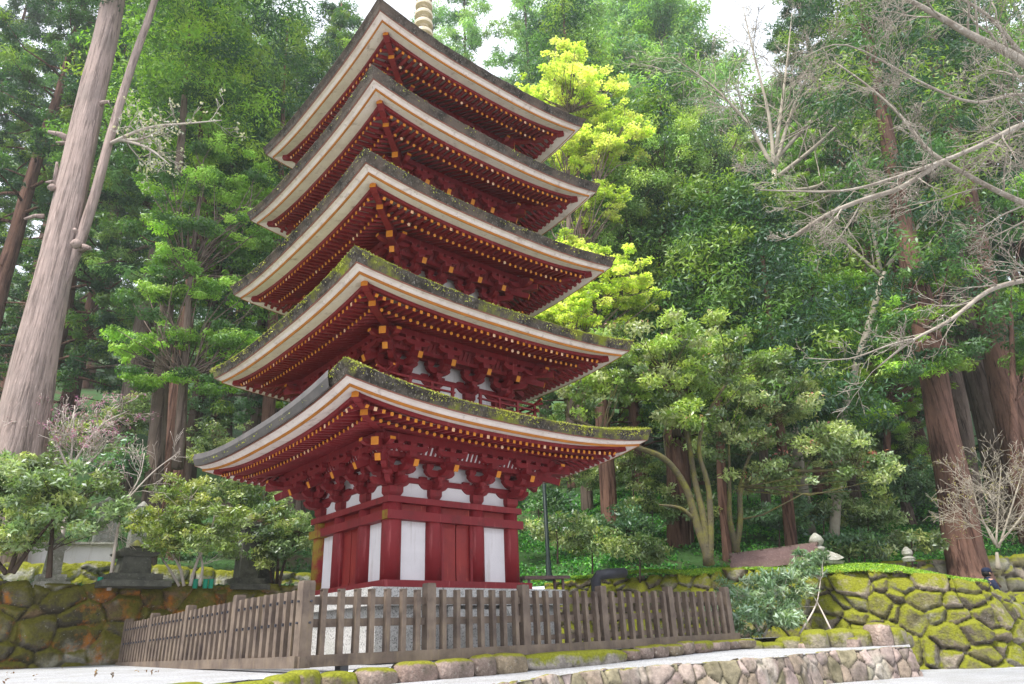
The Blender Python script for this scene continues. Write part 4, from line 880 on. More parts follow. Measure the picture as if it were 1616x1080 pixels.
# ------------------------------------------------------------------ broadleaf trees and bushes
BOOST = 1.2
def blob_tree(name, base, blobs, seed, cols, label, cat='tree', L=.12, Wd=.05, mat=None, sub=.42, per=120, dens=1.0, stems=None, stem_mat=None, mode='broad', stem_r=.08, flat=.6, group=None, tips=None, nbr=1.0, tw=.6):
    """blobs: (px,row,y,rx,rz[,ry]) in pixels for the centre and metres for the radii"""
    r = np.random.RandomState(seed); base = np.array(base, float)
    e = empty(name, base, label=label, cat=cat, group=group); C = []; R3 = []
    for bl in blobs:
        c = np.array(pt(bl[0], bl[1], bl[2])) - base; rx, rz = bl[3], bl[4]; ry = bl[5] if len(bl) > 5 else rx * .8
        n = max(4, int(dens * 7.5 * rx * ry * rz / (sub ** 3) * .16 + 8))
        d = r.normal(size=(n, 3)); d /= np.linalg.norm(d, axis=1)[:, None]; rr = r.uniform(0, 1, n) ** .42
        rr = rr * np.where(r.rand(n) < .22, r.uniform(1.0, 1.28, n), 1); C.append(c + d * rr[:, None] * (rx, ry, rz)); s_ = sub * r.uniform(.45, 1.2, n) * np.where(rr > 1, .6, 1); R3.append(np.column_stack([s_, s_, s_ * flat]))
    C = np.concatenate(C); R3 = np.concatenate(R3); tn = np.clip(pal(r, cols, len(C), .25) * (BOOST if mat is None else 1.12), 0, .8)
    cnt = np.maximum(8, (per * 1.25 * (R3[:, 0] / sub) ** 2).astype(int))
    parts_ = [leaves(C, R3, cnt, L, Wd, tn, seed, mode)]
    if tips: 
        sel = r.rand(len(C)) < tips[1]; C2 = C[sel] + (0, 0, .1); parts_.append(leaves(C2, R3[sel], tips[2], L * .8, Wd * .9, np.tile(np.array(tips[0]), (len(C2), 1)), seed + 2, mode))
    link('crown', crown_mesh('crown', parts_, mat or LEAFG), e)
    mb = MB(); joints = []
    for st in (stems or []):       # list of polylines [(px,row,y)...] with start radius
        P_ = [np.array(pt(*q)) - base for q in st[0]]; r0 = st[1]; polytrunk(mb, P_, np.linspace(r0, r0 * .35, len(P_)), 9, seed, 0, sub=4); joints += P_[1:]; 
    if joints:
        J = np.array(joints)
        for c in C[r.rand(len(C)) < nbr * .5]:
            dj = np.linalg.norm(J - c, axis=1) + np.where(J[:, 2] > c[2] + .2, 3, 0); j = J[np.argmin(dj)]; L_ = np.linalg.norm(c - j)
            if L_ < .1 or L_ > 6: continue
            m = (j + c) / 2 + r.normal(0, .07 * L_, 3); q0 = j * .7 + m * .3 + r.normal(0, .03 * L_, 3)
            rb = stem_r * tw * min(1, L_ / 2.5) * .35 + .006; mb.tube([j, q0, m, c], [rb, rb * .85, rb * .6, rb * .2], 5)
    if mb.n: mb.build('trunk', stem_mat or TR_DARK, e, smooth=True)
    return e
BUSH = [(.17, .23, .05), (.24, .29, .06), (.12, .17, .05), (.30, .32, .09), (.20, .25, .09)]
BUSHB = [(.18, .25, .11), (.25, .31, .14), (.13, .19, .07), (.29, .33, .11), (.11, .15, .05)]
RH = [(.15, .21, .08), (.22, .28, .12), (.30, .35, .13), (.07, .11, .04), (.34, .38, .17)]
zt_ = 1.28
def gb(px, y): p = P(px, 900, y); return (p.x, y, max(gz(p.x, y), 1.2) - .03)
b1 = gb(40, 13.6)
blob_tree('rhododendron_bush', b1, [(20, 780, 13.6, 1.5, .72), (85, 765, 14, 1.1, .55), (-60, 790, 13.4, 1.4, .9), (60, 825, 13.3, 1.2, .45), (140, 800, 14, .75, .5), (-10, 850, 13, .9, .35), (40, 745, 13.8, .8, .35)], 31, BUSHB, 'broad leaved bush in front of the giant trunk at the left edge', 'bush', L=.14, Wd=.046, sub=.27, per=85, dens=.62,
          stems=[([(10, 905, 13.6), (-10, 880, 13.6), (-30, 820, 13.5)], .05), ([(20, 905, 13.6), (50, 860, 13.6), (100, 800, 13.8)], .05), ([(15, 905, 13.6), (30, 860, 13.6), (20, 800, 13.6)], .05), ([(77, 912, 13.8), (80, 870, 13.8), (85, 800, 13.9)], .06)], group='rhododendrons on the left terrace')
blob_tree('rhododendron_bush', gb(290, 15.6), [(300, 800, 15.6, 1.05, .55), (265, 825, 15.5, .9, .5), (335, 825, 15.7, .85, .5), (300, 775, 15.7, .75, .35), (240, 850, 15.4, .6, .35), (350, 855, 15.6, .6, .32), (295, 850, 15.3, .9, .36)], 32, BUSH, 'round domed bush on thin bare stems in the middle of the left terrace', 'bush', L=.12, Wd=.036, sub=.24, per=85, dens=.7,
          stems=[([(290, 925, 15.6), (285, 895, 15.6), (262, 860, 15.5), (250, 820, 15.5)], .035), ([(300, 925, 15.6), (310, 885, 15.6), (335, 840, 15.6), (340, 800, 15.6)], .035), ([(315, 925, 15.6), (322, 890, 15.7), (305, 850, 15.6), (300, 790, 15.6)], .03), ([(283, 925, 15.6), (262, 890, 15.5), (240, 860, 15.5)], .03)], stem_mat=TWIGB, group='rhododendrons on the left terrace', stem_r=.05)
blob_tree('rhododendron_bush', gb(430, 17.4), [(430, 830, 17.4, .9, .5), (465, 850, 17.5, .8, .55), (400, 855, 17.3, .8, .45), (440, 800, 17.5, .6, .32), (480, 825, 17.8, .6, .5), (425, 880, 17.2, .6, .3)], 33, BUSHB[::-1] + [(.08, .13, .05)], 'darker open bush pressed against the left wall of the pagoda', 'bush', L=.13, Wd=.04, sub=.25, per=75, dens=.65,
          stems=[([(430, 925, 17.4), (425, 890, 17.4), (400, 860, 17.3)], .04), ([(440, 925, 17.4), (450, 880, 17.4), (475, 840, 17.5)], .04), ([(436, 925, 17.4), (440, 880, 17.4), (435, 820, 17.4)], .04)], group='rhododendrons on the left terrace', stem_r=.05)
# the big rhododendrons right of the pagoda
gA = P(1116, 893, 17.8); 
blob_tree('rhododendron_tree', (gA.x, 17.8, gA.z - .05), [(1010, 560, 17.8, 1.9, .8), (950, 600, 17.5, 1.3, .7), (1080, 540, 18, 1.7, .75), (1040, 610, 17.6, 1.7, .55), (900, 640, 17.3, .8, .4), (1120, 600, 17.8, 1.2, .7), (1180, 560, 18.2, 1.3, .6), (1085, 655, 17.5, .9, .3), (960, 540, 18, 1.1, .4)], 41, [(.27, .37, .07), (.18, .26, .06), (.34, .42, .10), (.09, .14, .04), (.32, .35, .16)],
          'spreading rhododendron tree with curved mossy stems beside the lowest roof tip', L=.15, Wd=.06, sub=.36, per=100, dens=.55, stem_mat=TR_MOSS, stem_r=.12, tips=((.45, .24, .2), .10, 6), flat=.5,
          stems=[([(1122, 893, 17.8), (1100, 830, 17.8), (1085, 770, 17.8), (1050, 720, 17.6), (1000, 705, 17.4), (950, 680, 17.3), (900, 660, 17.3)], .11), ([(1116, 893, 17.8), (1112, 820, 17.8), (1096, 760, 17.9), (1088, 700, 18), (1075, 640, 18), (1050, 590, 18)], .10), ([(1120, 890, 17.8), (1122, 820, 17.8), (1118, 760, 17.8), (1100, 715, 17.8), (1110, 660, 17.8), (1150, 600, 18)], .09), ([(1095, 820, 17.8), (1075, 800, 17.7), (1040, 797, 17.6)], .06)], group='rhododendron trees on the slope')
gB = P(1160, 872, 19)
blob_tree('rhododendron_tree', (gB.x, 19, gB.z - .05), [(1200, 640, 19, 1.9, .7), (1290, 700, 18.8, 1.6, .55), (1240, 610, 19.3, 1.5, .6), (1360, 735, 18.6, 1.2, .45), (1160, 690, 19, 1.3, .6), (1250, 750, 18.8, 1.3, .45), (1330, 690, 19, 1.1, .4), (1395, 755, 18.4, .7, .35), (1180, 760, 19.2, 1.1, .4)], 42, RH,
          'wide grey green rhododendron tree with red buds spreading over the wooden roof', L=.14, Wd=.055, sub=.36, per=100, dens=.6, stem_mat=TR_MOSS, stem_r=.1, tips=((.50, .16, .14), .14, 9), flat=.5,
          stems=[([(1164, 872, 19), (1150, 820, 19), (1152, 770, 19), (1150, 700, 19)], .09), ([(1160, 872, 19), (1170, 820, 19), (1165, 770, 19), (1200, 740, 18.9), (1270, 745, 18.8), (1350, 740, 18.6)], .09), ([(1165, 780, 19), (1180, 720, 19), (1220, 660, 19.2)], .06)], group='rhododendron trees on the slope')
gC = P(1060, 700, 22.5)
blob_tree('evergreen_oak', (gC.x, 22.5, gz(gC.x, 22.5) - .1), [(1060, 260, 22.5, 2.5, 1.5), (1000, 330, 22.3, 2.1, 1.4), (1130, 230, 23, 1.9, 1.2), (1120, 330, 22.6, 1.9, 1.3), (960, 390, 22, 1.5, 1.0), (1090, 410, 22.4, 2.2, 1.0), (1190, 430, 22.6, 1.6, .9), (1150, 480, 22.4, 1.9, .8), (1000, 240, 22.6, 1.3, .9), (1080, 190, 23.4, 1.1, .7), (1210, 500, 22.4, 1.3, .6)], 43,
          [(.09, .17, .05), (.16, .26, .06), (.05, .10, .04), (.32, .42, .09), (.23, .35, .09)], 'tall dense dark evergreen above the rhododendrons right of the pagoda', L=.10, Wd=.045, sub=.52, per=300, dens=.8, stem_r=.2,
          stems=[([(1070, 690, 22.5), (1066, 600, 22.5), (1040, 480, 22.5), (1075, 400, 22.5), (1060, 300, 22.5)], .20), ([(1062, 620, 22.5), (1100, 500, 22.6), (1130, 400, 22.8), (1130, 280, 23)], .14), ([(1040, 480, 22.5), (1000, 400, 22.4), (985, 330, 22.4)], .1)], flat=.65)
gM = P(905, 700, 20.5)
YEL = [(.44, .50, .11), (.52, .56, .15), (.34, .42, .08), (.58, .58, .22)]
blob_tree('maple_tree', (gM.x, 20.5, gz(gM.x, 20.5) - .1), [(900, 150, 21, 2.2, 1.3), (850, 170, 21, 1.3, .8), (960, 230, 21, 1.6, 1.0), (905, 240, 20.8, 1.8, 1.0), (890, 90, 21.2, 1.0, .6), (930, 320, 20.6, 1.4, .8), (955, 430, 19.6, 1.5, .7), (900, 490, 19.4, 1.3, .5), (1000, 470, 19.6, 1.0, .5), (850, 500, 19.4, .8, .4), (905, 400, 20.4, 1.0, .8), (990, 460, 20.2, .9, .5), (930, 510, 20, 1.2, .5), (870, 480, 20.2, .9, .5), (975, 195, 21.2, 1.0, .6), (1010, 485, 20.2, .6, .3)], 44, YEL,
          'bright yellow green maple in young leaf behind the right eaves', L=.095, Wd=.075, mat=LEAFM, sub=.31, per=95, dens=.85, mode='flat', flat=.25, stem_mat=TR_GREY, stem_r=.14,
          stems=[([(900, 700, 20.5), (905, 560, 20.5), (900, 420, 20.5), (895, 300, 20.7), (900, 180, 21)], .15), ([(905, 560, 20.5), (940, 480, 20.3), (985, 440, 20.2)], .07), ([(900, 380, 20.6), (940, 300, 20.7), (965, 230, 21)], .07)])
# young conifer with bright sprays left of the pagoda
gY = P(290, 740, 20)
blob_tree('young_conifer', (gY.x, 20, gz(gY.x, 20) - .1), [(300, 300, 20, 1.7, .8), (370, 290, 20, 1.6, .7), (330, 370, 20, 2.2, .8), (400, 370, 20, 1.2, .7), (270, 420, 20, 1.2, .5), (340, 460, 20, 2.0, .6), (240, 460, 20, 1.1, .4), (400, 440, 20.3, 1.0, .5), (290, 530, 19.8, 2.0, .55), (200, 540, 19.8, 1.2, .4), (370, 540, 19.8, 1.3, .45), (250, 600, 19.6, 1.6, .4), (340, 600, 19.6, 1.3, .35), (350, 240, 20.4, 1.0, .5), (410, 300, 20.4, .8, .5)], 45,
          [(.22, .38, .05), (.28, .46, .06), (.13, .25, .04), (.34, .50, .10), (.07, .15, .04)], 'bright green young conifer with layered sprays left of the pagoda', L=.15, Wd=.045, mat=LEAF, sub=.44, per=190, dens=.6, mode='spray', flat=.32, stem_r=.14, stem_mat=TR_GREY,
          stems=[([(280, 740, 20), (290, 600, 20), (300, 440, 20), (320, 260, 20)], .16)])
# conifer sprays hanging in at the right: pale cypress masses low on the slope
def low_conifer(px, y, blobs, seed, label, cols, L=.17):
    p = P(px, 760, y)
    return blob_tree('cypress_tree', (p.x, y, gz(p.x, y) - .1), blobs, seed, cols, label, L=L, Wd=.045, mat=LEAF, sub=.50, per=190, dens=.8, mode='spray', flat=.45, stem_r=.12, stem_mat=TR_RED,
          stems=[([(px, 780, y), (px, 640, y), (px - 5, 480, y)], .16)] if y > 20 or px > 1550 else [([(px + 60, 560, y + .8), (px + 20, 520, y + .2), (px - 30, 500, y)], .07)], group='feathery cypresses low on the right slope')
low_conifer(1290, 24, [(1270, 440, 24, 1.9, 1.0), (1330, 470, 24, 1.7, 1.0), (1230, 480, 24, 1.3, .8), (1290, 540, 23.8, 2.0, .9), (1340, 600, 23.5, 1.5, .8), (1250, 600, 23.8, 1.4, .8), (1300, 650, 23.4, 1.6, .6), (1360, 660, 23.2, 1.0, .5), (1300, 400, 24.4, 1.2, .6)], 51, 'yellow green feathery cypress in the middle of the right slope', CEDL)
low_conifer(1400, 26, [(1400, 380, 26, 2.4, 1.2), (1460, 430, 26, 1.9, 1.1), (1380, 470, 26, 1.6, .9), (1440, 520, 25.6, 1.8, .9), (1490, 540, 25, 1.3, .8), (1470, 590, 24.6, 1.1, .6), (1330, 340, 26.5, 1.6, .8)], 52, 'mid green feathery cypress left of the big right trunks', CED + CEDL[:2])
low_conifer(1600, 21, [(1620, 560, 21, .9, .5), (1630, 480, 21.5, 1.1, .8), (1640, 300, 22, 1.6, .9), (1620, 90, 23, 1.6, .8), (1560, 60, 24, 1.4, .8), (1560, 130, 24, 1.0, .5)], 53, 'bright green cypress boughs reaching in at the right frame edge', CEDL)
low_conifer(1450, 19.2, [(1440, 500, 19.2, 1.2, .6), (1490, 560, 19.4, 1.0, .5), (1400, 560, 19.2, .8, .4), (1470, 430, 19.4, 1.2, .6), (1430, 590, 19, .7, .3)], 54, 'green boughs hanging in front of the flared cedar trunk', CED + CEDL[:2])
# understorey shrubs on the slope
SH = [(880, 830, 19.5, .9, .4), (935, 850, 20.5, .8, .35), (990, 820, 21.5, 1.1, .45), (1030, 790, 23, 1.2, .5), (1090, 800, 22, .9, .4), (850, 780, 23, 1.1, .6), (900, 740, 27, 1.5, .8), (1000, 740, 27, 1.5, .7), (1230, 810, 22, 1.3, .5), (1300, 800, 22.5, 1.3, .5), (1370, 800, 23, 1.2, .5), (1430, 760, 25, 1.4, .8), (1400, 700, 27, 1.6, .9), (1440, 850, 20.6, .8, .25),
      (1340, 850, 20, .6, .28), (1365, 862, 19.8, .5, .22), (120, 690, 22, 1.4, .7), (190, 720, 20, 1.1, .5), (350, 700, 24, 1.5, .7), (60, 740, 19.5, 1.2, .5), (420, 740, 22, 1.3, .6), (380, 770, 20, 1.0, .4), (200, 650, 27, 1.8, .8), (340, 640, 29, 1.8, .8), (1480, 730, 25.5, 1.0, .7), (1100, 730, 26, 1.4, .7), (1180, 730, 27, 1.5, .8), (1010, 860, 19.6, .8, .3)]
for i, (px, row, y, rx, rz) in enumerate(SH):
    p = P(px, row, y); g_ = gz(p.x, y)
    lft = sum(1 for q in SH if (q[0] < 500) == (px < 500) and q[0] < px)
    side = 'on the left slope' if px < 500 else 'on the right slope'
    lab = ['leftmost', 'second', 'third', 'fourth', 'fifth', 'sixth', 'seventh', 'eighth', 'ninth', 'tenth', 'eleventh', 'twelfth', 'thirteenth', 'fourteenth', 'fifteenth', 'sixteenth', 'seventeenth', 'eighteenth', 'nineteenth', 'twentieth', 'twenty first', 'twenty second'][lft]
    blob_tree('shrub', (p.x, y, g_ - .05), [(px, row, y, rx, rz), (px + 25, row + 12, y, rx * .7, rz * .7), (px - 25, row + 8, y + .3, rx * .6, rz * .7)], 200 + i, [RH, BUSHB, [(.07, .14, .07), (.10, .19, .09), (.14, .24, .10)]][i % 3],
              f'low evergreen shrub {side}, {lab} from the left', 'shrub', L=.15, Wd=.055, sub=.34, per=70, dens=.6, stems=[([(px, row + 60, y), (px, row + 20, y), (px - 4, row - 6, y)], .03)], stem_r=.06, nbr=.5, group='undergrowth shrubs on the slopes')
# pale rhododendron in front of the right wall
gR = P(1190, 1000, 15.6)
blob_tree('rhododendron_bush', (gR.x, 15.6, -.45), [(1180, 935, 15.8, .75, .40), (1150, 955, 15.4, .5, .4), (1220, 925, 16, .8, .32), (1215, 970, 15.5, .65, .32), (1250, 950, 15.8, .5, .35), (1170, 985, 15.2, .5, .2), (1270, 905, 16.3, .5, .3), (1285, 880, 16.4, .35, .25)], 61, [(.22, .30, .20), (.16, .25, .15), (.28, .35, .22), (.12, .19, .10)],
          'pale silvery leaved rhododendron in front of the right boulder wall', 'bush', L=.16, Wd=.04, sub=.25, per=70, dens=.9, stems=[([(1200, 1005, 15.6), (1190, 975, 15.6), (1165, 945, 15.6)], .03), ([(1205, 1005, 15.6), (1220, 975, 15.7), (1240, 930, 15.9)], .03), ([(1262, 1000, 15.2), (1290, 955, 15.6), (1295, 915, 16)], .022), ([(1312, 995, 15.2), (1290, 950, 15.6), (1272, 925, 15.9)], .02)], stem_mat=TWIGB, stem_r=.04)

# ------------------------------------------------------------------ bare trees
def grow(mb, p0, d, L, r0, lvl, r, mat=0, bend=.25, up=.12, kids=5, spread=.9, minr=.004, ratio=.62, flat=None, log=None):
    n = 6 if lvl > 1 else 4; pts = [np.array(p0, float)]; d = np.array(d, float); d /= np.linalg.norm(d); dirs = [d]
    for i in range(n):
        d = d + r.normal(0, bend / n ** .5, 3) + np.array((0, 0, up / n)); 
        if flat is not None: d = d * flat
        d /= np.linalg.norm(d); pts.append(pts[-1] + d * L / n); dirs.append(d)
    r1 = max(minr, r0 * .35); mb.tube(pts, np.linspace(r0, r1, n + 1), 6 if r0 > .03 else (5 if r0 > .012 else 3), mat)
    if log is not None and lvl == 0: log.append(pts[-1])
    if lvl <= 0: return
    for k in range(kids):
        f = .25 + .75 * (k + r.uniform(0, 1)) / kids; i = min(n - 1, int(f * n)); q = pts[i] + (pts[i + 1] - pts[i]) * (f * n - i if f < 1 else 0)
        s = np.cross(dirs[i], r.normal(size=3)); s /= np.linalg.norm(s); nd = dirs[i] * math.cos(spread) + s * math.sin(spread) * r.uniform(.6, 1.2)
        grow(mb, q, nd, L * ratio * (1.15 - .5 * f) * r.uniform(.7, 1.25), max(minr, r0 * .5 * (1.1 - .5 * f)), lvl - 1, r, mat, bend, up, kids, spread, minr, ratio, flat, log)
def along(mb, pts, r0, r1, r, lvl, kids, L, spread=.85, up=.1, mat=0, minr=.004, log=None, bend=.3, side=None):
    """a main bough through given points, with twigs off it"""
    pts = [np.array(p) for p in pts]; k = len(pts); polytrunk(mb, pts, np.linspace(r0, r1, k), 9, 1, 0, sub=4)
    seg = np.cumsum([0] + [np.linalg.norm(b - a) for a, b in zip(pts, pts[1:])])
    for i in range(kids):
        t = seg[-1] * (.08 + .92 * (i + r.uniform(0, 1)) / kids); j = min(k - 2, int(np.searchsorted(seg, t) - 1)); f = (t - seg[j]) / (seg[j + 1] - seg[j]); q = pts[j] * (1 - f) + pts[j + 1] * f
        d = pts[j + 1] - pts[j]; d /= np.linalg.norm(d); s = np.cross(d, r.normal(size=3)); s /= np.linalg.norm(s)
        if side is not None: s = s * .6 + np.array(side) * .6
        rr = np.interp(t, seg, np.linspace(r0, r1, k)); u_ = t / seg[-1]
        grow(mb, q, d * math.cos(spread) + s * math.sin(spread), L * (1.2 - .5 * u_) * r.uniform(.6, 1.3), max(minr, rr * .38), lvl, r, mat, bend, up, 4, .75, minr, .6, log=log)
# the big bare tree whose boughs hang in from the right edge
r = np.random.RandomState(77)
bt = P(1790, 900, 11.5); base = np.array((bt.x, 11.5, -.85)); B = lambda a, b, y: np.array(pt(a, b, y)) - base
e = empty('bare_tree', base, label='leafless grey tree reaching long crooked boughs in from the right edge', cat='tree')
mb = MB()
polytrunk(mb, [(0, 0, -.2), B(1770, 700, 11.5), B(1780, 450, 11.5), B(1760, 250, 11.6), B(1800, 0, 11.8)], [.34, .27, .22, .17, .1], 14, 2, .2)
along(mb, [B(1760, 240, 11.6), B(1616, 92, 11.2), B(1540, 62, 11), B(1480, 25, 10.8), B(1418, -8, 10.6), B(1360, -40, 10.5)], .10, .03, r, 3, 16, 1.3)
along(mb, [B(1775, 420, 11.5), B(1690, 190, 11), B(1616, 192, 10.6), B(1560, 225, 10.4), B(1480, 258, 10.3), B(1400, 285, 10.2), B(1330, 305, 10.2), B(1200, 300, 10.1)], .07, .010, r, 3, 20, 1.2, side=(0, 0, .2))
along(mb, [B(1775, 480, 11.5), B(1680, 340, 11.4), B(1616, 322, 11.2), B(1560, 295, 11.1), B(1500, 262, 11), B(1460, 235, 11), B(1425, 185, 11), B(1370, 135, 11), B(1320, 100, 11)], .07, .014, r, 3, 20, 1.3)
along(mb, [B(1480, 258, 10.3), B(1420, 300, 10.4), B(1370, 312, 10.6), B(1310, 335, 10.8), B(1255, 372, 11)], .045, .04, r, 3, 8, .9)
along(mb, [B(1778, 520, 11.5), B(1700, 430, 11), B(1616, 442, 10.4), B(1560, 455, 10.2), B(1500, 508, 10), B(1440, 535, 9.9), B(1385, 580, 9.9)], .06, .010, r, 2, 20, .8, side=(0, 0, .1))
along(mb, [B(1440, 535, 9.9), B(1400, 545, 9.8), B(1340, 570, 9.8), B(1270, 565, 9.8)], .016, .006, r, 1, 7, .5)
along(mb, [B(1690, 190, 11), B(1616, 140, 10.8), B(1540, 170, 10.5), B(1450, 130, 10.2), B(1330, 60, 10), B(1270, 90, 9.8)], .038, .008, r, 3, 16, 1.1)
along(mb, [B(1616, 92, 11.2), B(1560, 20, 11), B(1480, -20, 11)], .05, .02, r, 2, 7, .9)
mb.build('trunk', TWIG, e, smooth=True)
# pale leafless tree on the slope, wide fan of twigs
def fan_tree(name, px, row0, y, boughs, seed, label, r0=.16, mat=TWIGB, lvl=3, L=1.6, kids=7, zg=None, minr=.008, buds=None, group=None, cat='tree', tr=None, bend=.3):
    r = np.random.RandomState(seed); b0 = P(px, row0, y); zg = gz(b0.x, y) if zg is None else zg; base = np.array((b0.x, y, min(zg, b0.z))); Bq = lambda a, b, yy=y: np.array(pt(a, b, yy)) - base
    e = empty(name, base, label=label, cat=cat, group=group); mb = MB(); log = []
    if tr: polytrunk(mb, [(0, 0, -.1)] + [Bq(*q) for q in tr], np.linspace(r0 * 1.3, r0 * .7, len(tr) + 1), 10, seed, .1)
    for bo in boughs: along(mb, [Bq(*q) for q in bo], r0 * .6, minr * 1.5, r, lvl - 1, kids, L, minr=minr, log=log, bend=bend)
    mb.build('trunk', mat, e, smooth=True)
    if buds:
        C = np.array(log); C = C[r.rand(len(C)) < buds[2]]; C = np.repeat(C, 2, 0) + r.normal(0, buds[3], (len(C) * 2, 3))
        link('blossom', crown_mesh('blossom', [leaves(C, np.full((len(C), 3), buds[3]), 4, buds[1], buds[1] * .7, np.tile(np.array(buds[0]), (len(C), 1)), seed)], PINK), e)
    return e
fan_tree('bare_tree', 1222, 560, 25, [[(1222, 270, 25), (1180, 190, 25), (1120, 130, 25), (1060, 90, 25)], [(1222, 270, 25), (1215, 180, 25), (1190, 90, 25), (1170, 0, 25)], [(1224, 262, 25), (1250, 170, 25), (1290, 90, 25), (1330, 10, 25)], [(1226, 280, 25), (1290, 230, 24.8), (1340, 180, 24.6), (1400, 110, 24.5), (1440, 60, 24.5)], [(1222, 300, 25), (1160, 250, 24.8), (1100, 235, 24.6), (1040, 240, 24.5)], [(1224, 240, 25), (1240, 120, 25.4), (1250, 20, 25.6)], [(1226, 250, 25), (1300, 170, 25.5), (1370, 60, 25.8), (1400, -20, 26)], [(1230, 300, 24.8), (1290, 300, 24.4), (1350, 250, 24.2), (1420, 220, 24)]],
         81, 'pale leafless tree spreading a fan of fine twigs against the bright sky', r0=.16, L=3.0, kids=15, minr=.010, mat=TWIGC, tr=[(1218, 480, 25), (1222, 380, 25), (1222, 270, 25)])
fan_tree('bare_tree', 1290, 760, 22.5, [[(1400, 420, 22), (1470, 330, 22), (1540, 260, 22), (1600, 200, 22)], [(1390, 430, 22), (1370, 330, 22), (1390, 240, 22), (1430, 150, 22)], [(1395, 440, 22), (1330, 380, 22), (1280, 340, 22), (1220, 320, 22)]], 82, 'slender leafless tree in front of the dark conifers on the right slope', r0=.12, L=2.0, kids=11, minr=.008, mat=TWIGC, tr=[(1330, 640, 22.3), (1370, 520, 22.1), (1395, 430, 22)])
fan_tree('blossoming_shrub', 110, 800, 16.8, [[(108, 740, 16.8), (90, 700, 16.8), (72, 665, 16.8)], [(110, 745, 16.8), (115, 695, 16.8), (118, 640, 16.8)], [(112, 740, 16.8), (135, 700, 16.8), (165, 665, 16.8), (200, 650, 16.8)], [(114, 745, 16.8), (150, 725, 16.8), (170, 695, 16.8)]], 83, 'bare pale shrub with pinkish purple buds in front of the giant trunk', r0=.05, L=.75, kids=11, lvl=3, minr=.008, buds=((.50, .20, .38), .038, .32, .06), zg=1.3, cat='shrub', tr=[(112, 770, 16.8), (112, 745, 16.8)], mat=TWIGB)
fan_tree('bare_shrub', 190, 830, 14.8, [[(195, 795, 14.8), (222, 755, 14.8), (228, 715, 14.8)], [(200, 790, 14.8), (240, 745, 14.8), (285, 712, 14.8)], [(190, 800, 14.8), (170, 830, 14.6), (140, 842, 14.4)]], 84, 'bare whitish branches between the two left bushes', r0=.03, L=.6, kids=7, lvl=2, minr=.005, zg=1.3, cat='shrub', tr=[(190, 805, 14.8)], mat=TWIGB)
fan_tree('bare_shrub', 1572, 885, 17.5, [[(1570, 860, 17.5), (1545, 810, 17.5), (1530, 750, 17.5)], [(1572, 860, 17.5), (1575, 800, 17.5), (1580, 735, 17.5)], [(1575, 860, 17.5), (1610, 820, 17.5), (1640, 770, 17.5)], [(1574, 865, 17.5), (1560, 830, 17.5), (1520, 800, 17.5)], [(1576, 865, 17.5), (1600, 790, 17.6), (1615, 740, 17.6)]], 85, 'twiggy bare shrub right of the flared cedar trunk', r0=.045, L=1.0, kids=10, lvl=3, minr=.005, zg=1.2, cat='shrub', tr=[(1573, 872, 17.5)], mat=TWIGC, buds=((.30, .26, .10), .03, .2, .05))
# dead grey spray on the giant trunk's branch
fan_tree('dead_branch', 175, 225, 16.5, [[(172, 228, 16.5), (190, 220, 16.4), (225, 222, 16), (262, 200, 15.8)], [(190, 220, 16.4), (235, 232, 16), (270, 262, 15.8)], [(172, 228, 16.5), (230, 200, 16), (300, 195, 15.6), (350, 190, 15.4)]], 86, 'broken dead bough with pale lichen tufts jutting from the giant trunk', r0=.09, L=.8, kids=9, lvl=2, minr=.008, zg=99, cat='branch', mat=TWIGB, buds=((.5, .46, .44), .09, .7, .10))

# ------------------------------------------------------------------ ground cover and fallen leaves
r = np.random.RandomState(9)
def scatter(n, f, L, Wd, cols, seed, mode='broad', spread=.05):
    P_ = []
    while len(P_) < n:
        q = f()
        if q is not None: P_.append(q)
    P_ = np.array(P_); t = pal(r, cols, len(P_), .3)
    return leaves(P_, np.full((len(P_), 3), spread), 3, L, Wd, t, seed, mode)
ti = XX.shape
def on_slope(x0, x1, dmax, excl=None):
    def f():
        i = r.randint(0, ti[0] - 1); 
        if not (x0 < XX[i, 0] < x1): return None
        j = int(r.uniform(0, 1) ** .8 * np.searchsorted(dd_, dmax)); a, b = r.rand(2)
        p = np.array([M_[i, j] * (1 - a) * (1 - b) + M_[i + 1, j] * a * (1 - b) + M_[i, j + 1] * (1 - a) * b + M_[i + 1, j + 1] * a * b for M_ in (XX, YY, ZZ)])
        k = math.sin(p[0] * 1.3 + 1) * math.sin(p[1] * 1.1 + p[0] * .6) + r.normal(0, .25)
        if k > .55: return None
        return p + (0, 0, .05)
    return f
GC = [(.07, .26, .05), (.11, .34, .06), (.17, .42, .07), (.05, .18, .05)]
me = crown_mesh('ground_cover', [scatter(26000, on_slope(-3, 22, 12), .10, .06, GC, 5), scatter(9000, on_slope(-22, -2, 14), .11, .06, [(.04, .11, .04), (.06, .15, .05), (.09, .18, .05)], 6)], LEAF)
link('ground_cover', me, kind='stuff')
def on_mound():
    i, j = r.randint(0, MX.shape[0] - 1), int(r.uniform(0, 1) ** 1.2 * (MX.shape[1] - 1)); a, b = r.rand(2)
    return np.array([M_[i, j] * (1 - a) * (1 - b) + M_[i + 1, j] * a * (1 - b) + M_[i, j + 1] * (1 - a) * b + M_[i + 1, j + 1] * a * b for M_ in (MX, MY, MZ)]) + (0, 0, .02)
link('grass', crown_mesh('grass', [scatter(16000, on_mound, .07, .02, [(.24, .40, .03), (.34, .48, .04), (.16, .32, .04)], 7, 'spray', .04)], LEAF), kind='stuff')

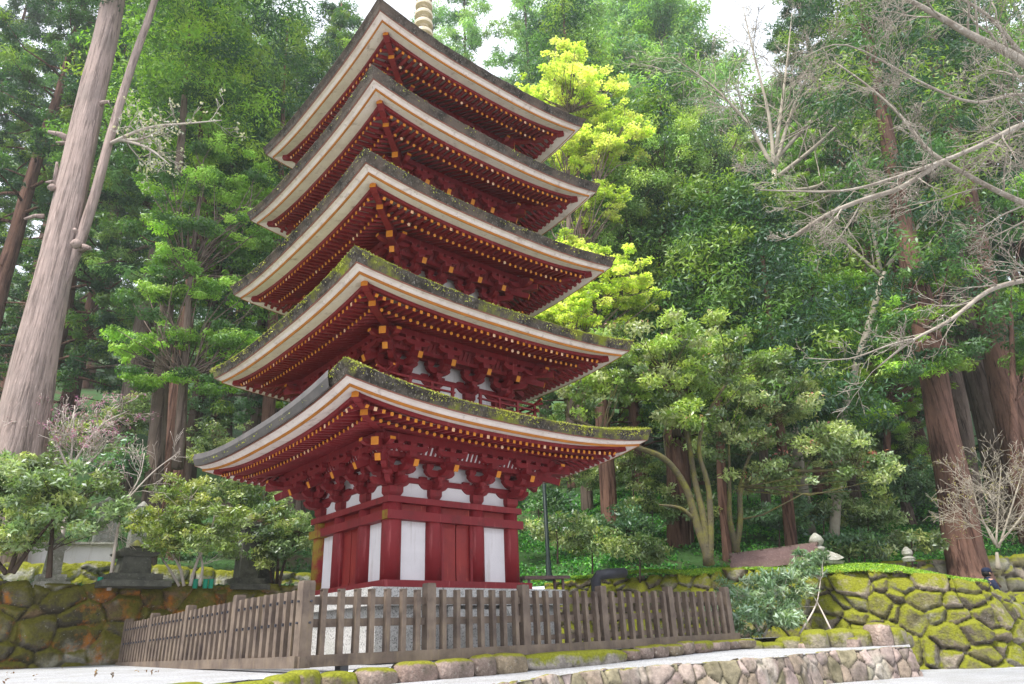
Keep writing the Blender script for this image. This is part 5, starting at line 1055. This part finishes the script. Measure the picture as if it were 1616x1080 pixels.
def on_gravel():
    x, y = r.uniform(-12, 11), r.uniform(5, 17); z = None
    if y < 6.6 + .86 * (x + 2.5) and x > -2.6: return None
    if x < -2.7 and y < 15.3 + .86 * (x + 7.9) - .4 and y > 5.5: z = -.20
    elif x > 6.6 and y > 11: z = -.84
    return None if z is None else np.array((x, y, z))
link('fallen_leaves', crown_mesh('fallen_leaves', [scatter(60, on_gravel, .045, .025, [(.16, .08, .03), (.22, .13, .05), (.10, .06, .03)], 12, 'flat', .03)], LEAF), kind='stuff')
# ------------------------------------------------------------------ small things
def ground_at(px, y, z=None):
    p = P(px, 900, y); return (p.x, y, gz(p.x, y) if z is None else z)
# lamp pole
p = ground_at(866, 18.5); e = empty('lamp_post', (p[0], p[1], p[2] - .05), label='slim black green pole standing on the slope under the right eave', cat='pole')
mb = MB(); mb.lathe((0, 0, 0), [(.11, 0), (.11, .12), (.075, .16), (.07, .5), (.055, .52), (.05, 3.4)], 12); mb.build('pole', DARKM, e, smooth=True)
mb = MB(); mb.lathe((0, 0, 3.4), [(.06, 0), (.15, .08), (.17, .30), (.19, .32), (.05, .42)], 12); mb.build('lamp_head', DARKM, e)
# pipe
q = [pt(940, 940, 16.8), pt(940, 915, 16.8), pt(945, 908, 16.8), pt(957, 906, 16.9), pt(985, 904, 17.3)]; b = np.array(q[0]); b[2] = -.2
mb = MB(); mb.tube([np.array(x) - b for x in [(q[0][0], q[0][1], -.2)] + q[1:]], .115, 14); mb.build('drain_pipe', PIPE, None, loc=b, smooth=True, label='dark bent drain pipe coming down behind the fence', cat='pipe')
# little roofed table
b = np.array(pt(856, 930, 15.6)); b[2] = -.18; e = empty('offering_table', b, TH - .35, label='small wooden stand with a flat board roof behind the fence', cat='stand')
zt2 = P(856, 912, 15.6).z + .18
mb = MB(); mb.box((0, 0, zt2), (1.0, .62, .03)); mb.box((0, -.3, zt2 - .02), (1.02, .03, .05)); mb.box((0, 0, zt2 + .022), (.92, .2, .015)); mb.build('board_roof', WOOD, e)
for x in (-.38, .38):
    for y_ in (-.22, .22): mb = MB(); mb.box((x, y_, zt2 / 2), (.045, .045, zt2 - .02)); mb.build('leg', WOOD, e)
mb = MB(); mb.box((0, 0, zt2 * .55), (.8, .45, .03)); mb.build('shelf', WOOD, e)
# wooden shrine roof and stone pagoda finial beyond the right wall
a1, a2 = np.array(pt(1156, 878, 19)), np.array(pt(1288, 860, 18.2)); mid = (a1 + a2) / 2; L_ = np.linalg.norm((a2 - a1)[:2]); rz = math.atan2(a2[1] - a1[1], a2[0] - a1[0])
g_ = gz(mid[0], mid[1]); e = empty('wooden_shelter', (mid[0], mid[1], g_), rz, label='low shelter with a long weathered wooden plank roof beyond the right wall', cat='shelter'); zr = mid[2] - g_
tilt_ = (a2[2] - a1[2]) / L_
for sy, nm in ((-1, 'roof'), (1, 'roof')):
    mb = MB()
    for k in range(5):
        y0, y1 = sy * (.02 + k * .13), sy * (.02 + (k + 1) * .13 + .01); z0_, z1_ = zr - k * .088, zr - (k + 1) * .088 - .01
        mb.beam((-L_ / 2 - .03 * (k % 2), (y0 + y1) / 2 + sy * .022 * (k % 2), (z0_ + z1_) / 2 - tilt_ * L_ / 2 + .01 * k), (L_ / 2 + .03 * (k % 2), (y0 + y1) / 2 + sy * .022 * (k % 2), (z0_ + z1_) / 2 + tilt_ * L_ / 2 + .01 * k), .07, .135)
    mb.build('roof', WOOD, e)
mb = MB(); mb.beam((-L_ / 2 - .06, 0, zr + .03 - tilt_ * L_ / 2), (L_ / 2 + .06, 0, zr + .03 + tilt_ * L_ / 2), .12, .07); mb.build('ridge', TR_GREY, e)
for x in (-L_ * .42, L_ * .42):
    for y_ in (-.5, .5): mb = MB(); mb.box((x, y_, (zr - .45) / 2), (.08, .08, zr - .45)); mb.build('post', TR_GREY, e)
def lathe_stone(name, loc, prof, label, cat, extra=None, mat=None, group=None):
    mb = MB(); mb.lathe((0, 0, 0), prof, 20); return mb.build(name, mat or GRANP, None, loc=loc, smooth=False, label=label, cat=cat, group=group)
GRANP = M('pale_lichen_stone', (.33, .32, .28), .9, noise=(6, (.19, .19, .14), .4, .65), stain=[(20, (.52, .51, .46), .55, .7, (1, 1, 1))], bump=(30, .01))
GRAND = M('dark_mossy_stone', (.10, .10, .08), .9, noise=(6, (.06, .06, .05), .4, .65), stain=[(20, (.20, .20, .17), .6, .75, (1, 1, 1))], bump=(30, .01)); GRAND = mossy(GRAND, (.16, .17, .02), .3, .9, 3, .72, .9)
b = np.array(pt(1296, 893, 18.3)); zg_ = gz(b[0], b[1]); top = P(1296, 841, 18.3).z; e = empty('stone_tower', (b[0], b[1], zg_), label='small pale stone grave tower with a jewel top beside the plank roof', cat='stone tower')
h_ = top - zg_
mb = MB(); mb.box((0, 0, (h_ - .78) / 2), (.42, .42, max(.1, h_ - .78))); mb.build('base', GRANP, e)
mb = MB(); mb.box((0, 0, h_ - .74), (.8, .8, .07), taper=.9); mb.ring([(.40, h_ - .70), (.30, h_ - .60), (.14, h_ - .50)], .07, 2, 8); mb.box((0, 0, h_ - .5), (.28, .28, .06)); mb.build('cap', GRANP, e, rz=.5)
mb = MB(); mb.lathe((0, 0, h_ - .47), [(.10, 0), (.17, .04), (.17, .11), (.09, .16), (.15, .20), (.18, .28), (.13, .38), (.03, .47)], 16); mb.build('jewel', GRANP, e, smooth=True)
b = pt(1437, 895, 18.6); lathe_stone('stone_marker', (b[0], b[1], gz(b[0], b[1]) - .05), [(.14, 0), (.16, .08), (.08, .13), (.13, .18), (.12, .26), (.03, .36)], 'tiny white stone marker on the green bank', 'stone marker')
# left terrace: graves, lanterns, pale wall, vases
def tower(px, y, hpx_top, label, mat, wd=.5, name='gravestone'):
    p = P(px, 925, y); zg_ = max(1.25, gz(p.x, y)) - .03; top = P(px, hpx_top, y).z; h_ = top - zg_; e = empty(name, (p.x, y, zg_), TH, label=label, cat='gravestone', group='old stone monuments on the left terrace')
    mb = MB(); mb.box((0, 0, .06), (wd * 1.5, wd * 1.5, .12)); mb.box((0, 0, .19), (wd * 1.15, wd * 1.15, .14)); mb.build('base', mat, e)
    mb = MB(); mb.box((0, 0, .26 + (h_ - .5) / 2), (wd * .62, wd * .62, h_ - .5), taper=1.12); mb.build('shaft', mat, e)
    mb = MB(); mb.box((0, 0, h_ - .2), (wd * .95, wd * .95, .08), taper=.8); mb.box((0, 0, h_ - .12), (wd * .7, wd * .7, .08)); mb.lathe((0, 0, h_ - .08), [(.12, 0), (.15, .06), (.08, .14), (.02, .2)], 10); mb.build('cap', mat, e)
tower(205, 15.2, 862, 'squat dark monument with a mossy top left of the round bush', GRAND, .85)
tower(205, 17.6, 800, 'tall lichen grey grave pillar behind the squat dark monument', GRANP, .6)
tower(150, 18.5, 790, 'pale square grave pillar behind the low pale wall', GRANP, .7)
tower(385, 17.2, 820, 'dark tall monument in the shade right of the round bush', GRAND, .6)
tower(415, 17.8, 850, 'short dark monument next to the pagoda', GRAND, .55)
tower(77, 14.6, 850, 'slim grey lantern shaft behind the leftmost bush', GRANP, .42)
a, b_ = P(-60, 880, 16.4), P(178, 880, 17.6); mb = MB(); Lw = (b_ - a).length; rzw = math.atan2(b_.y - a.y, b_.x - a.x)
e = empty('low_pale_wall', ((a.x + b_.x) / 2, (a.y + b_.y) / 2, 1.2), rzw, label='pale wall with a thin dark coping behind the left bush', cat='wall')
zt3 = P(100, 856, 17).z - 1.2
mb.box((0, 0, zt3 / 2 - .03), (Lw, .3, zt3 - .02)); mb.build('wall', PLASTER, e); mb = MB(); mb.box((0, -.04, zt3 - .02), (Lw + .1, .46, .05)); mb.build('coping', GRANP, e)
link('boulder_wall', stone_wall('boulder_wall', [(a.x - 1, a.y - 1.1), (P(90, 900, 16.2).x, 16.0), (P(180, 900, 16.9).x, 16.7), (P(520, 900, 20).x, 20.2)], [1.1] * 4, [1.85, 1.9, 1.92, 1.75], STONE_R, cell=.32, seed=51, res=.04, cols=[(.4, .38, .34), (.3, .28, .24), (.45, .43, .38)]), label='upper mossy boulder wall behind the left monuments', cat='stone wall')
for i, (px, row) in enumerate([(158, 917), (308, 923), (324, 922), (333, 920)]):
    y = [14.8, 16.0, 16.1, 16.15][i]; p = P(px, row, y)
    lathe_stone('grave_vase', (p.x, y, 1.27), [(.045, 0), (.05, .02), (.05, .17), (.062, .19)], 'green grave vase ' + ['beside the squat dark monument', 'leftmost of three by the round bush', 'middle one of three by the round bush', 'rightmost of three by the round bush'][i], 'vase', mat=GREENP, group='green vases on the left terrace')

# ------------------------------------------------------------------ person on the far path
def person(loc, H, rz):
    e = empty('person', loc, rz, label='walker in a navy cap and dark jacket half hidden behind the mossy wall', cat='person')
    SKIN = M('skin', (.50, .30, .22), .6); NAVY = M('navy_cloth', (.012, .018, .045), .85); HAIR = M('black_hair', (.01, .008, .007), .6); PANT = M('dark_trousers', (.03, .03, .035), .9)
    me = bpy.data.meshes.new('body'); J = {'pel': (0, 0, .92), 'wst': (0, .01, 1.08), 'ch': (0, .0, 1.30), 'nk': (0, -.03, 1.44), 'hb': (0, -.05, 1.52), 'hd': (0, -.06, 1.62)}
    names = list(J); V_ = [J[n] for n in names]; E_ = [(0, 1), (1, 2), (2, 3), (3, 4), (4, 5)]; Rr = [.14, .125, .145, .055, .07, .085]
    def chain(start, pts, rs):
        pr = start
        for p_, r_ in zip(pts, rs): V_.append(p_); Rr.append(r_); E_.append((pr, len(V_) - 1)); pr = len(V_) - 1
        return pr
    for s in (-1, 1):
        hnd = chain(2, [(s * .17, 0, 1.38), (s * .22, .03 * s, 1.12), (s * .23, -.08 + .05 * s, .88), (s * .23, -.12 + .05 * s, .80)], [.06, .048, .034, .032])
        for k in range(4): chain(hnd, [(s * (.215 + .012 * k), -.13 + .05 * s + .022 * (k - 1.5), .745), (s * .222, -.135 + .05 * s + .022 * (k - 1.5), .70 + .006 * abs(k - 1.5))], [.010, .008])
        chain(hnd, [(s * .20, -.17 + .05 * s, .775), (s * .20, -.185 + .05 * s, .745)], [.011, .009])
        chain(0, [(s * .09, 0, .86), (s * .10, -.05 - .06 * s, .50), (s * .10, .05 + .02 * s, .10), (s * .10, .04, .04), (s * .11, -.14, .03)], [.10, .065, .045, .045, .035])
    me.from_pydata([tuple(v) for v in V_], E_, []); ob = link('body', me, e); me.materials.append(SKIN)
    sk = ob.modifiers.new('skin', 'SKIN'); 
    if not me.skin_vertices: me.skin_vertices.new() if hasattr(me.skin_vertices, 'new') else None
    for v, r_ in zip(me.skin_vertices[0].data, Rr): v.radius = (r_, r_)
    me.skin_vertices[0].data[0].use_root = True
    sb = ob.modifiers.new('sub', 'SUBSURF'); sb.levels = 2; sb.render_levels = 2
    mb = MB()   # jacket
    pr = [(.165, .86), (.175, .95), (.165, 1.1), (.185, 1.28), (.165, 1.40), (.075, 1.46), (.07, 1.49)]; a = np.arange(20) * 2 * np.pi / 20
    V2 = [(r_ * 1.12 * math.cos(t), r_ * .78 * math.sin(t) - .01 - .02 * (z > 1.4), z) for r_, z in pr for t in a]
    mb.add(V2, [(i * 20 + j, i * 20 + (j + 1) % 20, (i + 1) * 20 + (j + 1) % 20, (i + 1) * 20 + j) for i in range(6) for j in range(20)])
    for s in (-1, 1): mb.tube([(s * .15, 0, 1.39), (s * .205, .015 * s, 1.26), (s * .225, .03 * s, 1.12), (s * .235, -.04 + .05 * s, .98), (s * .236, -.085 + .05 * s, .88)], [.072, .07, .062, .052, .046], 12)
    mb.build('jacket', NAVY, e, smooth=True)
    mb = MB()
    for s in (-1, 1): mb.tube([(s * .08, 0, .92), (s * .095, -.01, .80), (s * .10, -.05 - .06 * s, .50), (s * .10, .03 + .02 * s, .22), (s * .10, .05, .07)], [.115, .11, .085, .07, .065], 12)
    mb.build('trousers', PANT, e, smooth=True)
    mb = MB(); mb.lathe((0, -.055, 1.60), [(.112, 0), (.114, .04), (.10, .085), (.06, .118), (.0, .125)], 18); mb.box((0, -.185, 1.605), (.17, .13, .012)); mb.build('cap', NAVY, e, smooth=True)
    mb = MB(); mb.lathe((0, -.035, 1.50), [(.07, 0), (.098, .03), (.103, .08), (.103, .11)], 16); mb.build('hair', HAIR, e, smooth=True)
    mb = MB(); mb.lathe((0, -.155, 1.535), [(.006, 0), (.018, .01), (.012, .03), (.006, .06)], 8); 
    for s in (-1, 1): mb.box((s * .095, -.05, 1.575), (.018, .035, .06)); 
    mb.build('face', SKIN, e, smooth=True)
    mb = MB()
    for s in (-1, 1): mb.box((s * .033, -.142, 1.588), (.028, .012, .012))
    mb.box((0, -.142, 1.515), (.05, .012, .01)); mb.build('eyes_and_mouth', HAIR, e)
    e.scale = (H / 1.72,) * 3; return e
pp_ = P(1553, 900, 17.6); top_ = P(1553, 896, 17.6).z
mbp = (pp_.x, 17.6, top_ - 1.70)
person(mbp[:2] + (-.42,), top_ + .42, R_(100))

# ------------------------------------------------------------------ humid air
mb = MB(); mb.box((0, 40, 37), (260, 260, 80)); hz = M('humid_air', (1, 1, 1)); n = hz.node_tree.nodes; n.remove(n['Principled BSDF'])
pv = n.new('ShaderNodeVolumePrincipled'); pv.inputs['Color'].default_value = (.93, .96, 1, 1); pv.inputs['Density'].default_value = .0010; pv.inputs['Anisotropy'].default_value = .3
hz.node_tree.links.new(pv.outputs[0], [x for x in n if x.type == 'OUTPUT_MATERIAL'][0].inputs['Volume'])
mb.build('haze', hz, None, kind='stuff')
SC.cycles.volume_bounces = 0
